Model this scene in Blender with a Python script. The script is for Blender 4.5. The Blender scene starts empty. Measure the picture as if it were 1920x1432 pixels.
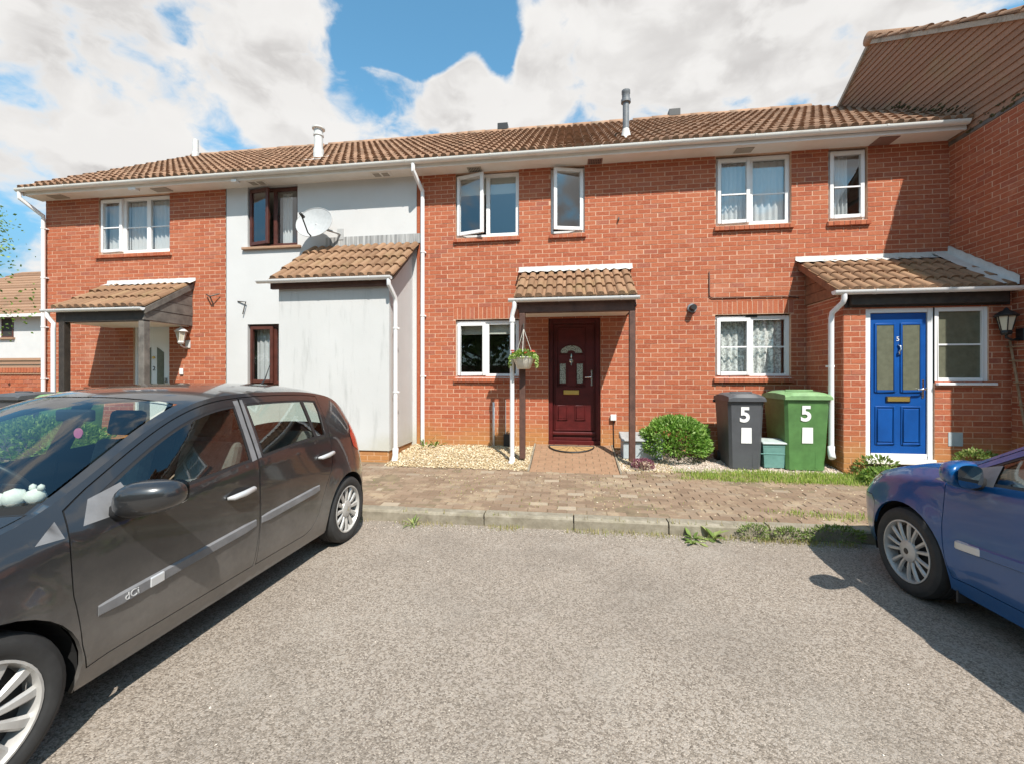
import bpy, bmesh, math, random
from math import sin, cos, pi, radians, sqrt, atan2, hypot
from mathutils import Vector, Matrix, noise
from mathutils.geometry import delaunay_2d_cdt

random.seed(7)
SC = bpy.context.scene
COL = SC.collection

# ------------------------------------------------------------------ camera
TH, FPX, CX, CY, DIST, CAMH = 0.1392, 808.4, 953.5, 707.6, 7.44, 1.527   # photo 1920 x 1432
CAMP = Vector((0.0, -DIST, CAMH))
cam_d = bpy.data.cameras.new("camera")
cam_d.sensor_fit = 'HORIZONTAL'
cam_d.sensor_width = 36.0
cam_d.lens = FPX / 1920 * 36.0
cam_d.shift_x = (960 - CX) / 1920
cam_d.shift_y = -(716 - CY) / 1920
cam_d.clip_start = 0.05
cam_d.clip_end = 3000
cam = bpy.data.objects.new("camera", cam_d)
cam.location = CAMP
cam.rotation_euler = (pi / 2, 0, TH)
COL.objects.link(cam)
SC.camera = cam


def pix_dir(px, py):
    t = (px - CX) / FPX
    u = (CY - py) / FPX
    return Vector((t * cos(TH) - sin(TH), t * sin(TH) + cos(TH), u)).normalized()


# ------------------------------------------------------------------ light and sky
SUN = Vector((0.50, -1.0, 1.42)).normalized()
SUN_EL = math.asin(SUN.z)
SUN_AZ = atan2(SUN.x, SUN.y)
sun_d = bpy.data.lights.new("sun", 'SUN')
sun_d.energy = 4.0
sun_d.angle = radians(0.53)
sun_d.color = (1.0, 0.94, 0.86)
sun = bpy.data.objects.new("sun", sun_d)
sun.rotation_euler = SUN.to_track_quat('Z', 'Y').to_euler()
sun.location = (6, -12, 16)
COL.objects.link(sun)

SC.view_settings.view_transform = 'Standard'
SC.view_settings.look = 'None'
SC.view_settings.gamma = 1.0
SC.view_settings.use_curve_mapping = False
SC.view_settings.exposure = 0.77
SC.cycles.use_denoising = True
SC.cycles.max_bounces = 7
SC.cycles.diffuse_bounces = 3
SC.cycles.glossy_bounces = 3
SC.cycles.transmission_bounces = 4
SC.cycles.transparent_max_bounces = 12
SC.cycles.caustics_reflective = False
SC.cycles.caustics_refractive = False


class NT:
    """small node-tree helper"""
    def __init__(self, tree):
        self.t = tree
        self.n = tree.nodes
        self.l = tree.links

    def node(self, typ, **kw):
        nd = self.n.new(typ)
        for k, v in kw.items():
            setattr(nd, k, v)
        return nd

    def put(self, sock, v):
        if isinstance(v, bpy.types.NodeSocket):
            self.l.new(v, sock)
        elif isinstance(v, (tuple, list, Vector)):
            v = tuple(v)
            n = len(sock.default_value)
            sock.default_value = v + (1.0,) * (n - len(v))
        else:
            sock.default_value = v

    def math(self, op, a, b=0.0, c=None, clamp=False):
        nd = self.node('ShaderNodeMath', operation=op, use_clamp=clamp)
        self.put(nd.inputs[0], a)
        self.put(nd.inputs[1], b)
        if c is not None:
            self.put(nd.inputs[2], c)
        return nd.outputs[0]

    def vmath(self, op, a, b=None, s=None):
        nd = self.node('ShaderNodeVectorMath', operation=op)
        self.put(nd.inputs[0], a)
        if b is not None:
            self.put(nd.inputs[1], b)
        if s is not None:
            self.put(nd.inputs['Scale'], s)
        return nd.outputs['Value'] if op in ('LENGTH', 'DOT_PRODUCT', 'DISTANCE') else nd.outputs[0]

    def mix(self, f, a, b, mode='MIX'):
        nd = self.node('ShaderNodeMix', data_type='RGBA', blend_type=mode)
        self.put(nd.inputs['Factor'], f)
        self.put(nd.inputs[6], a)
        self.put(nd.inputs[7], b)
        return nd.outputs[2]

    def ramp(self, f, stops, interp='LINEAR'):
        nd = self.node('ShaderNodeValToRGB')
        cr = nd.color_ramp
        cr.interpolation = interp
        while len(cr.elements) < len(stops):
            cr.elements.new(0.5)
        for e, (p, c) in zip(cr.elements, stops):
            e.position = p
            c = (c, c, c) if isinstance(c, (int, float)) else c
            e.color = tuple(c) + (1.0,)
        self.put(nd.inputs[0], f)
        return nd.outputs[0]

    def smooth(self, v, lo, hi):
        nd = self.node('ShaderNodeMapRange', interpolation_type='SMOOTHSTEP')
        self.put(nd.inputs[0], v)
        self.put(nd.inputs[1], lo)
        self.put(nd.inputs[2], hi)
        return nd.outputs[0]

    def noise(self, vec, scale, detail=4.0, rough=0.55, dist=0.0, out='Fac'):
        nd = self.node('ShaderNodeTexNoise')
        if vec is not None:
            self.put(nd.inputs['Vector'], vec)
        nd.inputs['Scale'].default_value = scale
        nd.inputs['Detail'].default_value = detail
        nd.inputs['Roughness'].default_value = rough
        nd.inputs['Distortion'].default_value = dist
        return nd.outputs[out]

    def voro(self, vec, scale, out='Distance', feature='F1', rnd=1.0):
        nd = self.node('ShaderNodeTexVoronoi', feature=feature)
        if vec is not None:
            self.put(nd.inputs['Vector'], vec)
        nd.inputs['Scale'].default_value = scale
        nd.inputs['Randomness'].default_value = rnd
        return nd.outputs[out]


def build_world():
    w = bpy.data.worlds.new("World")
    SC.world = w
    w.use_nodes = True
    g = NT(w.node_tree)
    g.n.clear()
    out = g.node('ShaderNodeOutputWorld')
    bg = g.node('ShaderNodeBackground')
    sky = g.node('ShaderNodeTexSky', sky_type='NISHITA')
    sky.sun_disc = False
    sky.sun_elevation = SUN_EL
    sky.sun_rotation = SUN_AZ
    sky.air_density = 1.0
    sky.dust_density = 0.6
    sky.ozone_density = 2.0
    d = g.node('ShaderNodeTexCoord').outputs['Generated']
    # cumulus: fractal noise over the direction, thickened in some large masses
    sq = g.vmath('MULTIPLY', d, (1.0, 1.0, 1.55))
    warp = g.noise(sq, 4.0, 3.0, 0.5, out='Color')
    sq2 = g.vmath('ADD', sq, g.vmath('SCALE', g.vmath('SUBTRACT', warp, (0.5, 0.5, 0.5)), s=0.16))
    n1 = g.noise(sq2, 4.6, 10.0, 0.56)
    puff = g.voro(g.vmath('ADD', sq2, g.vmath('SCALE', warp, s=0.10)), 11.0, feature='SMOOTH_F1')
    lobes = [(60, 60, .30, .9), (270, 90, .30, .9), (480, 70, .24, .8), (150, 230, .26, .7), (380, 230, .24, .7),
             (560, 130, .16, .6), (1080, 90, .17, .8), (1230, 60, .24, .8), (1240, 170, .22, .8), (1420, 40, .2, .6),
             (1430, 150, .18, .8), (1580, 130, .18, .8), (1000, 220, .15, .6), (865, 160, .085, 2.6), (725, 160, .085, 1.3),
             (770, 225, .10, 1.2), (690, 235, .09, 1.2), (560, 240, .13, .8), (1750, 40, .16, .4), (1010, 120, .07, .5),
             (40, 330, .17, .7), (200, 330, .2, .7), (400, 300, .17, .6), (560, 300, .14, .5), (1130, 260, .16, .6), (1350, 250, .16, .6), (1560, 230, .14, .6), (1850, 120, .14, .5)]
    holes = [(640, 60, .07, .5), (780, 60, .11, .9), (900, 50, .10, .9), (625, 200, .085, 1.2), (700, 85, .06, .8), (820, 110, .07, .8), (590, 250, .05, .7), (930, 150, .05, .5),
             (1500, 80, .05, .5), (740, 120, .05, .25), (820, 235, .03, .3), (40, 210, .04, .5), (160, 215, .03, .5)]
    field = 0.0
    for lst, sg in ((lobes, 1), (holes, -1)):
        for (px, py, r, a) in lst:
            dd = g.vmath('DISTANCE', d, tuple(pix_dir(px, py)))
            e = g.smooth(dd, r * 1.25, r * 0.1)
            field = g.math('MULTIPLY_ADD', e, a * sg * (0.34 if sg > 0 else 0.40), field)
    field = g.math('MINIMUM', field, 0.30)
    up = g.node('ShaderNodeSeparateXYZ')
    g.put(up.inputs[0], d)
    elev = up.outputs[2]
    # the same broken cumulus everywhere outside these masses
    other = g.math('MULTIPLY', g.math('SUBTRACT', g.noise(sq, 1.3, 2.0, 0.5), 0.30), 0.60)
    vf = g.vmath('DOT_PRODUCT', d, tuple(pix_dir(960, 300)))
    inview = g.smooth(vf, 0.25, 0.55)
    base = g.math('ADD', field, g.math('MULTIPLY', other, g.math('SUBTRACT', 1.0, g.math('MULTIPLY', inview, 0.8))))
    fr = g.math('ADD', g.math('MULTIPLY', g.math('SUBTRACT', n1, 0.5), 1.55), g.math('MULTIPLY', g.math('SUBTRACT', 0.42, puff), 0.22))
    dens = g.math('ADD', g.math('ADD', fr, g.math('MULTIPLY', base, 1.20)), 0.385)
    cover = g.smooth(dens, 0.485, 0.68)
    # light and shade inside the cloud: denser and lower is greyer, the sunny side is bright
    sq3 = g.vmath('ADD', sq2, (0.02, -0.03, 0.075))
    n2 = g.noise(sq3, 4.6, 6.0, 0.52)
    lit = g.smooth(g.math('SUBTRACT', n1, n2), -0.085, 0.085)
    thick = g.smooth(dens, 0.56, 0.82)
    low = g.noise(g.vmath('MULTIPLY', d, (1.0, 1.0, 3.2)), 2.6, 4.0, 0.5)
    shade = g.math('MULTIPLY', thick, g.math('SUBTRACT', 1.12, g.math('MULTIPLY', lit, 0.95)))
    shade = g.math('MULTIPLY', shade, g.math('MULTIPLY_ADD', g.smooth(low, 0.36, 0.60), 0.65, 0.50), clamp=True)
    ccol = g.mix(shade, (8.9, 8.75, 8.55), (6.3, 6.12, 6.0))
    tint = g.mix(g.smooth(elev, 0.02, 0.42), (0.62, 0.80, 0.92), (1.6, 2.5, 2.35))
    blue = g.mix(1.0, sky.outputs[0], tint, 'MULTIPLY')
    colr = g.mix(cover, blue, ccol)
    g.put(bg.inputs['Color'], colr)
    w.cycles.sampling_method = 'MANUAL'
    w.cycles.sample_map_resolution = 512
    bg.inputs['Strength'].default_value = 0.061
    g.l.new(bg.outputs[0], out.inputs[0])


build_world()

# ------------------------------------------------------------------ materials
MATS = {}


def material(name):
    m = bpy.data.materials.new(name)
    m.use_nodes = True
    g = NT(m.node_tree)
    bsdf = g.n.get('Principled BSDF')
    MATS[name] = m
    return m, g, bsdf


def world_pos(g):
    return g.node('ShaderNodeNewGeometry').outputs['Position']


def rnd_piece(g):
    """one random number per object and per loose piece"""
    oi = g.node('ShaderNodeObjectInfo').outputs['Random']
    isl = g.node('ShaderNodeNewGeometry').outputs['Random Per Island']
    wn = g.node('ShaderNodeTexWhiteNoise', noise_dimensions='2D')
    cb = g.node('ShaderNodeCombineXYZ')
    g.put(cb.inputs[0], g.math('MULTIPLY', oi, 917.3))
    g.put(cb.inputs[1], g.math('MULTIPLY', isl, 531.7))
    g.put(wn.inputs['Vector'], cb.outputs[0])
    return wn.outputs['Value'], wn.outputs['Color']


def bump(g, bsdf, h, strength=0.4, dist=0.01):
    b = g.node('ShaderNodeBump')
    b.inputs['Strength'].default_value = strength
    b.inputs['Distance'].default_value = dist
    g.put(b.inputs['Height'], h)
    g.l.new(b.outputs[0], bsdf.inputs['Normal'])


def plain(name, col, rough=0.6, metal=0.0, spec=0.5, var=0.0, scale=20.0, coat=0.0, bmp=0.0):
    m, g, b = material(name)
    if var:
        n = g.noise(world_pos(g), scale, 5.0, 0.6)
        c0 = tuple(max(0, c * (1 - var)) for c in col)
        c1 = tuple(min(1, c * (1 + var)) for c in col)
        g.put(b.inputs['Base Color'], g.ramp(n, [(0.3, c0), (0.7, c1)]))
        if bmp:
            bump(g, b, n, bmp, 0.004)
    else:
        b.inputs['Base Color'].default_value = tuple(col) + (1,)
    b.inputs['Roughness'].default_value = rough
    b.inputs['Metallic'].default_value = metal
    b.inputs['Specular IOR Level'].default_value = spec
    b.inputs['Coat Weight'].default_value = coat
    b.inputs['Coat Roughness'].default_value = 0.05
    return m


def mat_brick(name, cols, stain=True):
    m, g, b = material(name)
    v, c = rnd_piece(g)
    p = world_pos(g)
    base = g.ramp(v, cols)
    fine = g.noise(p, 90.0, 3.0, 0.7)
    mid = g.noise(p, 9.0, 4.0, 0.6)
    base = g.mix(g.math('MULTIPLY', g.smooth(fine, 0.35, 0.7), 0.40), base, (0.27, 0.09, 0.05))
    grain = g.noise(g.vmath('MULTIPLY', p, (1.0, 1.0, 2.2)), 22.0, 4.0, 0.65)
    base = g.mix(g.math('MULTIPLY', g.smooth(grain, 0.46, 0.68), 0.42), base, (0.51, 0.205, 0.115))
    base = g.mix(g.math('MULTIPLY', g.smooth(mid, 0.55, 0.75), 0.35), base, (0.54, 0.27, 0.17))
    if stain:
        sp = g.node('ShaderNodeSeparateXYZ')
        g.put(sp.inputs[0], p)
        low = g.smooth(g.math('ADD', sp.outputs[2], g.math('MULTIPLY', g.noise(p, 1.3, 4.0, 0.6), 0.8)), 1.30, 0.75)
        base = g.mix(g.math('MULTIPLY', low, 0.62), base, (0.46, 0.25, 0.08))
        eff = g.smooth(g.noise(p, 0.9, 5.0, 0.65), 0.56, 0.72)
        base = g.mix(g.math('MULTIPLY', eff, 0.30), base, (0.56, 0.30, 0.21))
    g.put(b.inputs['Base Color'], base)
    b.inputs['Roughness'].default_value = 0.88
    b.inputs['Specular IOR Level'].default_value = 0.2
    bump(g, b, fine, 0.35, 0.004)
    return m


mat_brick('brick', [(0.0, (0.340, 0.088, 0.045)), (0.25, (0.395, 0.108, 0.053)), (0.55, (0.43, 0.124, 0.060)),
                    (0.8, (0.445, 0.145, 0.074)), (0.93, (0.385, 0.128, 0.078)), (1.0, (0.325, 0.100, 0.066))])
m, g, b = material('mortar')
p = world_pos(g)
sp = g.node('ShaderNodeSeparateXYZ')
g.put(sp.inputs[0], p)
n = g.noise(p, 14.0, 5.0, 0.6)
c = g.ramp(n, [(0.25, (0.55, 0.33, 0.22)), (0.75, (0.67, 0.44, 0.315))])
low = g.smooth(g.math('ADD', sp.outputs[2], g.math('MULTIPLY', g.noise(p, 1.3, 4.0, 0.6), 0.8)), 1.30, 0.75)
c = g.mix(g.math('MULTIPLY', low, 0.5), c, (0.55, 0.34, 0.14))
g.put(b.inputs['Base Color'], c)
b.inputs['Roughness'].default_value = 0.95
b.inputs['Specular IOR Level'].default_value = 0.1
bump(g, b, g.noise(p, 120.0, 2.0), 0.5, 0.003)

m, g, b = material('render_white')
p = world_pos(g)
stretch = g.vmath('MULTIPLY', p, (7.0, 7.0, 0.9))
st = g.smooth(g.noise(stretch, 1.6, 6.0, 0.65), 0.50, 0.78)
big = g.noise(p, 1.2, 5.0, 0.6)
sp = g.node('ShaderNodeSeparateXYZ')
g.put(sp.inputs[0], p)
front = g.smooth(sp.outputs[1], -0.25, -0.6)      # the weathered store, which stands forward of the house wall
c = g.ramp(big, [(0.3, (0.55, 0.55, 0.545)), (0.7, (0.60, 0.60, 0.595))])
c = g.mix(g.math('MULTIPLY', front, 0.30), c, (0.50, 0.505, 0.49))     # grime of years on the store
c = g.mix(g.math('MULTIPLY', g.math('MULTIPLY', st, front), 0.42), c, (0.30, 0.31, 0.30))
fl = g.smooth(g.noise(p, 11.0, 6.0, 0.75), 0.58, 0.74)
c = g.mix(g.math('MULTIPLY', g.math('MULTIPLY', fl, front), 0.25), c, (0.42, 0.43, 0.42))
alg = g.smooth(g.math('ADD', sp.outputs[2], g.math('MULTIPLY', big, 0.9)), 1.15, 0.75)
c = g.mix(g.math('MULTIPLY', alg, 0.35), c, (0.40, 0.36, 0.20))
g.put(b.inputs['Base Color'], c)
b.inputs['Roughness'].default_value = 0.9
b.inputs['Specular IOR Level'].default_value = 0.15
bump(g, b, g.noise(p, 60.0, 4.0, 0.6), 0.3, 0.005)


def mat_tile(name, cols, moss, mosscol):
    m, g, b = material(name)
    v, c = rnd_piece(g)
    p = world_pos(g)
    base = g.ramp(v, cols)
    n = g.noise(p, 35.0, 5.0, 0.7)
    base = g.mix(g.math('MULTIPLY', g.smooth(n, 0.45, 0.75), 0.5), base, (0.15, 0.085, 0.05))
    n2 = g.noise(p, 2.4, 6.0, 0.65)
    base = g.mix(g.math('MULTIPLY', g.smooth(n2, 0.5, 0.68), moss), base, mosscol)
    g.put(b.inputs['Base Color'], base)
    b.inputs['Roughness'].default_value = 0.9
    b.inputs['Specular IOR Level'].default_value = 0.2
    bump(g, b, n, 0.5, 0.006)
    return m


mat_tile('roof_tile', [(0, (0.215, 0.125, 0.078)), (0.5, (0.28, 0.165, 0.103)), (1, (0.345, 0.21, 0.135))], 0.6, (0.17, 0.115, 0.075))
mat_tile('porch_tile', [(0, (0.215, 0.125, 0.074)), (0.5, (0.27, 0.16, 0.095)), (1, (0.32, 0.195, 0.118))], 0.55, (0.25, 0.175, 0.09))
mat_tile('ridge_tile', [(0, (0.33, 0.20, 0.13)), (1, (0.42, 0.26, 0.17))], 0.5, (0.3, 0.25, 0.19))
mat_tile('old_board', [(0, (0.31, 0.175, 0.115)), (0.5, (0.35, 0.20, 0.132)), (1, (0.39, 0.225, 0.15))], 0.4, (0.33, 0.245, 0.14))
mat_tile('moss', [(0, (0.05, 0.045, 0.025)), (1, (0.10, 0.09, 0.04))], 0.6, (0.14, 0.13, 0.05))
mat_tile('verge_cement', [(0, (0.42, 0.38, 0.32)), (1, (0.5, 0.45, 0.38))], 0.7, (0.16, 0.14, 0.10))

plain('upvc', (0.80, 0.80, 0.80), 0.30, spec=0.5)
m, g, b = material('gutter_white')
p = world_pos(g)
n = g.smooth(g.noise(g.vmath('MULTIPLY', p, (1.0, 6.0, 6.0)), 2.2, 6.0, 0.7), 0.5, 0.75)
g.put(b.inputs['Base Color'], g.mix(g.math('MULTIPLY', n, 0.55), (0.76, 0.75, 0.71), (0.40, 0.32, 0.22)))
b.inputs['Roughness'].default_value = 0.4
m, g, b = material('soffit_white')
n = g.noise(world_pos(g), 3.0, 5.0, 0.6)
g.put(b.inputs['Base Color'], g.ramp(n, [(0.3, (0.76, 0.72, 0.65)), (0.7, (0.84, 0.82, 0.78))]))
b.inputs['Roughness'].default_value = 0.6
plain('vent_grey', (0.36, 0.33, 0.28), 0.7)
plain('vent_brown', (0.25, 0.15, 0.12), 0.7)
plain('slot_dark', (0.03, 0.028, 0.026), 0.8)
plain('timber_brown', (0.095, 0.045, 0.032), 0.65, var=0.35, scale=9.0, bmp=0.3)
plain('timber_dark', (0.035, 0.027, 0.022), 0.6, var=0.4, scale=12.0, bmp=0.3)
plain('timber_grey', (0.14, 0.125, 0.11), 0.75, var=0.4, scale=7.0, bmp=0.3)
plain('timber_board', (0.25, 0.105, 0.055), 0.75, var=0.3, scale=10.0, bmp=0.3)
plain('rosewood', (0.085, 0.026, 0.018), 0.42, var=0.25, scale=8.0)
plain('red_door', (0.085, 0.011, 0.011), 0.36, var=0.25, scale=6.0, spec=0.35)
plain('blue_door', (0.004, 0.070, 0.29), 0.40, var=0.14, scale=4.0, spec=0.35)
plain('brass', (0.72, 0.52, 0.16), 0.28, metal=0.85)
plain('chrome', (0.75, 0.75, 0.76), 0.18, metal=1.0)
plain('silver_paint', (0.62, 0.63, 0.64), 0.32, metal=0.35)
plain('plastic_black', (0.018, 0.018, 0.019), 0.45)
plain('plastic_white', (0.78, 0.78, 0.76), 0.4)
plain('flue_grey', (0.17, 0.18, 0.19), 0.45, var=0.2)
plain('flue_white', (0.62, 0.62, 0.60), 0.5, var=0.12)
plain('lamp_glass', (0.62, 0.58, 0.46), 0.25)
plain('bin_grey', (0.075, 0.078, 0.085), 0.48, var=0.14, scale=5.0)
plain('bin_green', (0.085, 0.195, 0.06), 0.45, var=0.2, scale=7.0)
plain('bin_lid_green', (0.18, 0.32, 0.14), 0.5, var=0.2, scale=7.0)
plain('caddy_teal', (0.14, 0.29, 0.26), 0.5, var=0.12)
plain('caddy_lid', (0.40, 0.46, 0.44), 0.5, var=0.12)
plain('sticker', (0.80, 0.80, 0.78), 0.6)
plain('box_grey', (0.40, 0.45, 0.47), 0.55, var=0.12, scale=6.0)
plain('box_lid', (0.34, 0.35, 0.35), 0.65, var=0.2, scale=9.0)
plain('basket_white', (0.70, 0.68, 0.60), 0.55, var=0.15)
plain('wire', (0.10, 0.09, 0.08), 0.5, metal=0.5)
plain('dish_grey', (0.42, 0.43, 0.43), 0.5, var=0.08)
plain('room', (0.42, 0.40, 0.36), 0.9)
plain('roller_blind', (0.52, 0.52, 0.46), 0.8)
plain('rubber', (0.028, 0.028, 0.028), 0.75, var=0.25, scale=15.0)
plain('seat_cloth', (0.14, 0.14, 0.135), 0.9, var=0.2)
plain('pale_trim', (0.42, 0.41, 0.37), 0.8)
plain('mat_coir', (0.36, 0.22, 0.09), 0.95, var=0.25, scale=60.0, bmp=0.5)
plain('wood_trellis', (0.30, 0.20, 0.12), 0.8, var=0.3)
plain('petal_red', (0.62, 0.06, 0.05), 0.6)
plain('petal_pink', (0.75, 0.35, 0.42), 0.6)
plain('soil', (0.09, 0.055, 0.035), 0.95, var=0.3)
plain('bark', (0.13, 0.09, 0.06), 0.9, var=0.4, scale=12.0, bmp=0.6)

m, g, b = material('lead')
p = world_pos(g)
n = g.noise(p, 7.0, 6.0, 0.7)
g.put(b.inputs['Base Color'], g.ramp(n, [(0.3, (0.46, 0.45, 0.42)), (0.6, (0.60, 0.59, 0.56)), (0.8, (0.32, 0.29, 0.24))]))
b.inputs['Roughness'].default_value = 0.6
bump(g, b, n, 0.4, 0.01)
m, g, b = material('lead_dark')
n = g.noise(g.vmath('MULTIPLY', world_pos(g), (30.0, 30.0, 1.2)), 1.0, 5.0, 0.7)
g.put(b.inputs['Base Color'], g.ramp(n, [(0.35, (0.16, 0.16, 0.16)), (0.65, (0.48, 0.48, 0.47))]))
b.inputs['Roughness'].default_value = 0.7


def mat_glass(name, tint, refl_min, refl_max=0.95, rough=0.0, ior=1.55):
    m, g, b = material(name)
    g.n.remove(b)
    out = g.n.get('Material Output')
    tr = g.node('ShaderNodeBsdfTransparent')
    tr.inputs[0].default_value = tuple(tint) + (1,)
    gl = g.node('ShaderNodeBsdfGlossy')
    gl.inputs['Roughness'].default_value = rough
    gl.inputs['Color'].default_value = (0.95, 0.97, 1.0, 1)
    geo = g.node('ShaderNodeNewGeometry')
    cs = g.math('ABSOLUTE', g.vmath('DOT_PRODUCT', geo.outputs['Incoming'], geo.outputs['Normal']))
    fr = g.math('POWER', g.math('SUBTRACT', 1.0, cs, clamp=True), 4.0)
    f = g.math('ADD', g.math('MULTIPLY', fr, refl_max - refl_min), refl_min)
    mx = g.node('ShaderNodeMixShader')
    g.put(mx.inputs[0], f)
    g.l.new(tr.outputs[0], mx.inputs[1])
    g.l.new(gl.outputs[0], mx.inputs[2])
    g.l.new(mx.outputs[0], out.inputs['Surface'])
    return m


mat_glass('window_glass', (0.93, 0.96, 0.96), 0.14, 0.95)
mat_glass('car_glass', (0.78, 0.85, 0.81), 0.085, 0.95)
plain('frosted_glass', (0.13, 0.135, 0.095), 0.22, spec=0.7, var=0.15, scale=14.0)
m, g, b = material('leaded_glass')
v = g.voro(world_pos(g), 42.0, feature='DISTANCE_TO_EDGE')
g.put(b.inputs['Base Color'], g.mix(g.smooth(v, 0.06, 0.10), (0.10, 0.09, 0.08), (0.42, 0.45, 0.38)))
b.inputs['Roughness'].default_value = 0.15

m, g, b = material('net_curtain')
p = world_pos(g)
g.n.remove(b)
out = g.n.get('Material Output')
df = g.node('ShaderNodeBsdfDiffuse')
tl = g.node('ShaderNodeBsdfTranslucent')
tr = g.node('ShaderNodeBsdfTransparent')
df.inputs[0].default_value = (0.82, 0.83, 0.83, 1)
tl.inputs[0].default_value = (0.75, 0.77, 0.78, 1)
m1 = g.node('ShaderNodeMixShader')
m1.inputs[0].default_value = 0.35
g.l.new(df.outputs[0], m1.inputs[1])
g.l.new(tl.outputs[0], m1.inputs[2])
m2 = g.node('ShaderNodeMixShader')
m2.inputs[0].default_value = 0.08
g.l.new(m1.outputs[0], m2.inputs[1])
g.l.new(tr.outputs[0], m2.inputs[2])
g.l.new(m2.outputs[0], out.inputs[0])
m, g, b = material('lace_curtain')
p = world_pos(g)
g.n.remove(b)
out = g.n.get('Material Output')
df = g.node('ShaderNodeBsdfDiffuse')
df.inputs[0].default_value = (0.80, 0.80, 0.77, 1)
tr = g.node('ShaderNodeBsdfTransparent')
hole = g.smooth(g.noise(p, 26.0, 3.0, 0.7), 0.47, 0.55)
m2 = g.node('ShaderNodeMixShader')
g.put(m2.inputs[0], g.math('MULTIPLY', hole, 0.45))
g.l.new(df.outputs[0], m2.inputs[1])
g.l.new(tr.outputs[0], m2.inputs[2])
g.l.new(m2.outputs[0], out.inputs[0])

# ground materials
m, g, b = material('asphalt')
p = world_pos(g)
c1 = g.voro(p, 140.0, 'Color')
sc_ = g.node('ShaderNodeSeparateColor')
g.put(sc_.inputs[0], c1)
c2 = g.voro(p, 75.0, 'Color')
sc2 = g.node('ShaderNodeSeparateColor')
g.put(sc2.inputs[0], c2)
st = g.ramp(sc_.outputs[0], [(0.0, (0.130, 0.107, 0.086)), (0.35, (0.225, 0.188, 0.151)), (0.7, (0.295, 0.249, 0.204)), (1.0, (0.42, 0.363, 0.305))])
st = g.mix(g.smooth(sc2.outputs[1], 0.72, 0.9), st, (0.34, 0.295, 0.25))
big = g.noise(p, 0.9, 6.0, 0.62)
st = g.mix(g.math('MULTIPLY', g.smooth(big, 0.42, 0.66), 0.30), st, (0.15, 0.128, 0.107))
pal = g.noise(g.vmath('ADD', p, (3.1, 9.2, 0.0)), 1.7, 5.0, 0.6)
st = g.mix(g.math('MULTIPLY', g.smooth(pal, 0.50, 0.70), 0.22), st, (0.37, 0.335, 0.29))
oil = g.smooth(g.noise(g.vmath('ADD', p, (7.7, 1.3, 0.0)), 5.5, 3.0, 0.5), 0.70, 0.78)
st = g.mix(g.math('MULTIPLY', oil, 0.45), st, (0.08, 0.066, 0.055))
g.put(b.inputs['Base Color'], st)
b.inputs['Roughness'].default_value = 0.9
b.inputs['Specular IOR Level'].default_value = 0.25
vd = g.voro(p, 140.0, 'Distance')
bump(g, b, g.math('ADD', g.math('MULTIPLY', vd, -1.0), g.math('MULTIPLY', big, 0.6)), 0.5, 0.007)

m, g, b = material('paver')
v, c = rnd_piece(g)
p = world_pos(g)
base = g.ramp(v, [(0, (0.185, 0.125, 0.082)), (0.4, (0.225, 0.155, 0.103)), (0.75, (0.255, 0.178, 0.120)), (0.93, (0.225, 0.168, 0.118)), (1, (0.36, 0.295, 0.22))])
n = g.noise(p, 60.0, 4.0, 0.7)
base = g.mix(g.math('MULTIPLY', g.smooth(n, 0.5, 0.8), 0.4), base, (0.13, 0.09, 0.065))
wear = g.smooth(g.noise(p, 3.2, 8.0, 0.75), 0.48, 0.64)
base = g.mix(g.math('MULTIPLY', wear, 0.55), base, (0.40, 0.315, 0.21))
g.put(b.inputs['Base Color'], base)
b.inputs['Roughness'].default_value = 0.92
bump(g, b, n, 0.5, 0.004)
m, g, b = material('path_block')
p = world_pos(g)
n = g.noise(p, 5.0, 6.0, 0.65)
g.put(b.inputs['Base Color'], g.ramp(n, [(0.3, (0.255, 0.15, 0.088)), (0.7, (0.33, 0.20, 0.12))]))
b.inputs['Roughness'].default_value = 0.92
bump(g, b, g.noise(p, 90.0, 3.0, 0.7), 0.4, 0.003)
m, g, b = material('joint_sand')
p = world_pos(g)
n = g.noise(p, 4.0, 6.0, 0.7)
g.put(b.inputs['Base Color'], g.ramp(n, [(0.3, (0.12, 0.09, 0.058)), (0.6, (0.22, 0.165, 0.10)), (0.8, (0.19, 0.18, 0.08))]))
b.inputs['Roughness'].default_value = 0.95
m, g, b = material('kerb_concrete')
p = world_pos(g)
n = g.noise(p, 8.0, 7.0, 0.7)
cc = g.ramp(n, [(0.3, (0.17, 0.145, 0.105)), (0.55, (0.27, 0.238, 0.18)), (0.75, (0.36, 0.32, 0.255))])
gm = g.smooth(g.noise(p, 3.0, 6.0, 0.7), 0.54, 0.7)
cc = g.mix(g.math('MULTIPLY', gm, 0.5), cc, (0.22, 0.20, 0.11))
g.put(b.inputs['Base Color'], cc)
b.inputs['Roughness'].default_value = 0.92
bump(g, b, g.noise(p, 70.0, 4.0, 0.7), 0.5, 0.006)
m, g, b = material('earth')
n = g.noise(world_pos(g), 6.0, 6.0, 0.7)
g.put(b.inputs['Base Color'], g.ramp(n, [(0.3, (0.16, 0.12, 0.07)), (0.6, (0.30, 0.24, 0.14)), (0.8, (0.20, 0.22, 0.08))]))
b.inputs['Roughness'].default_value = 0.95


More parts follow.
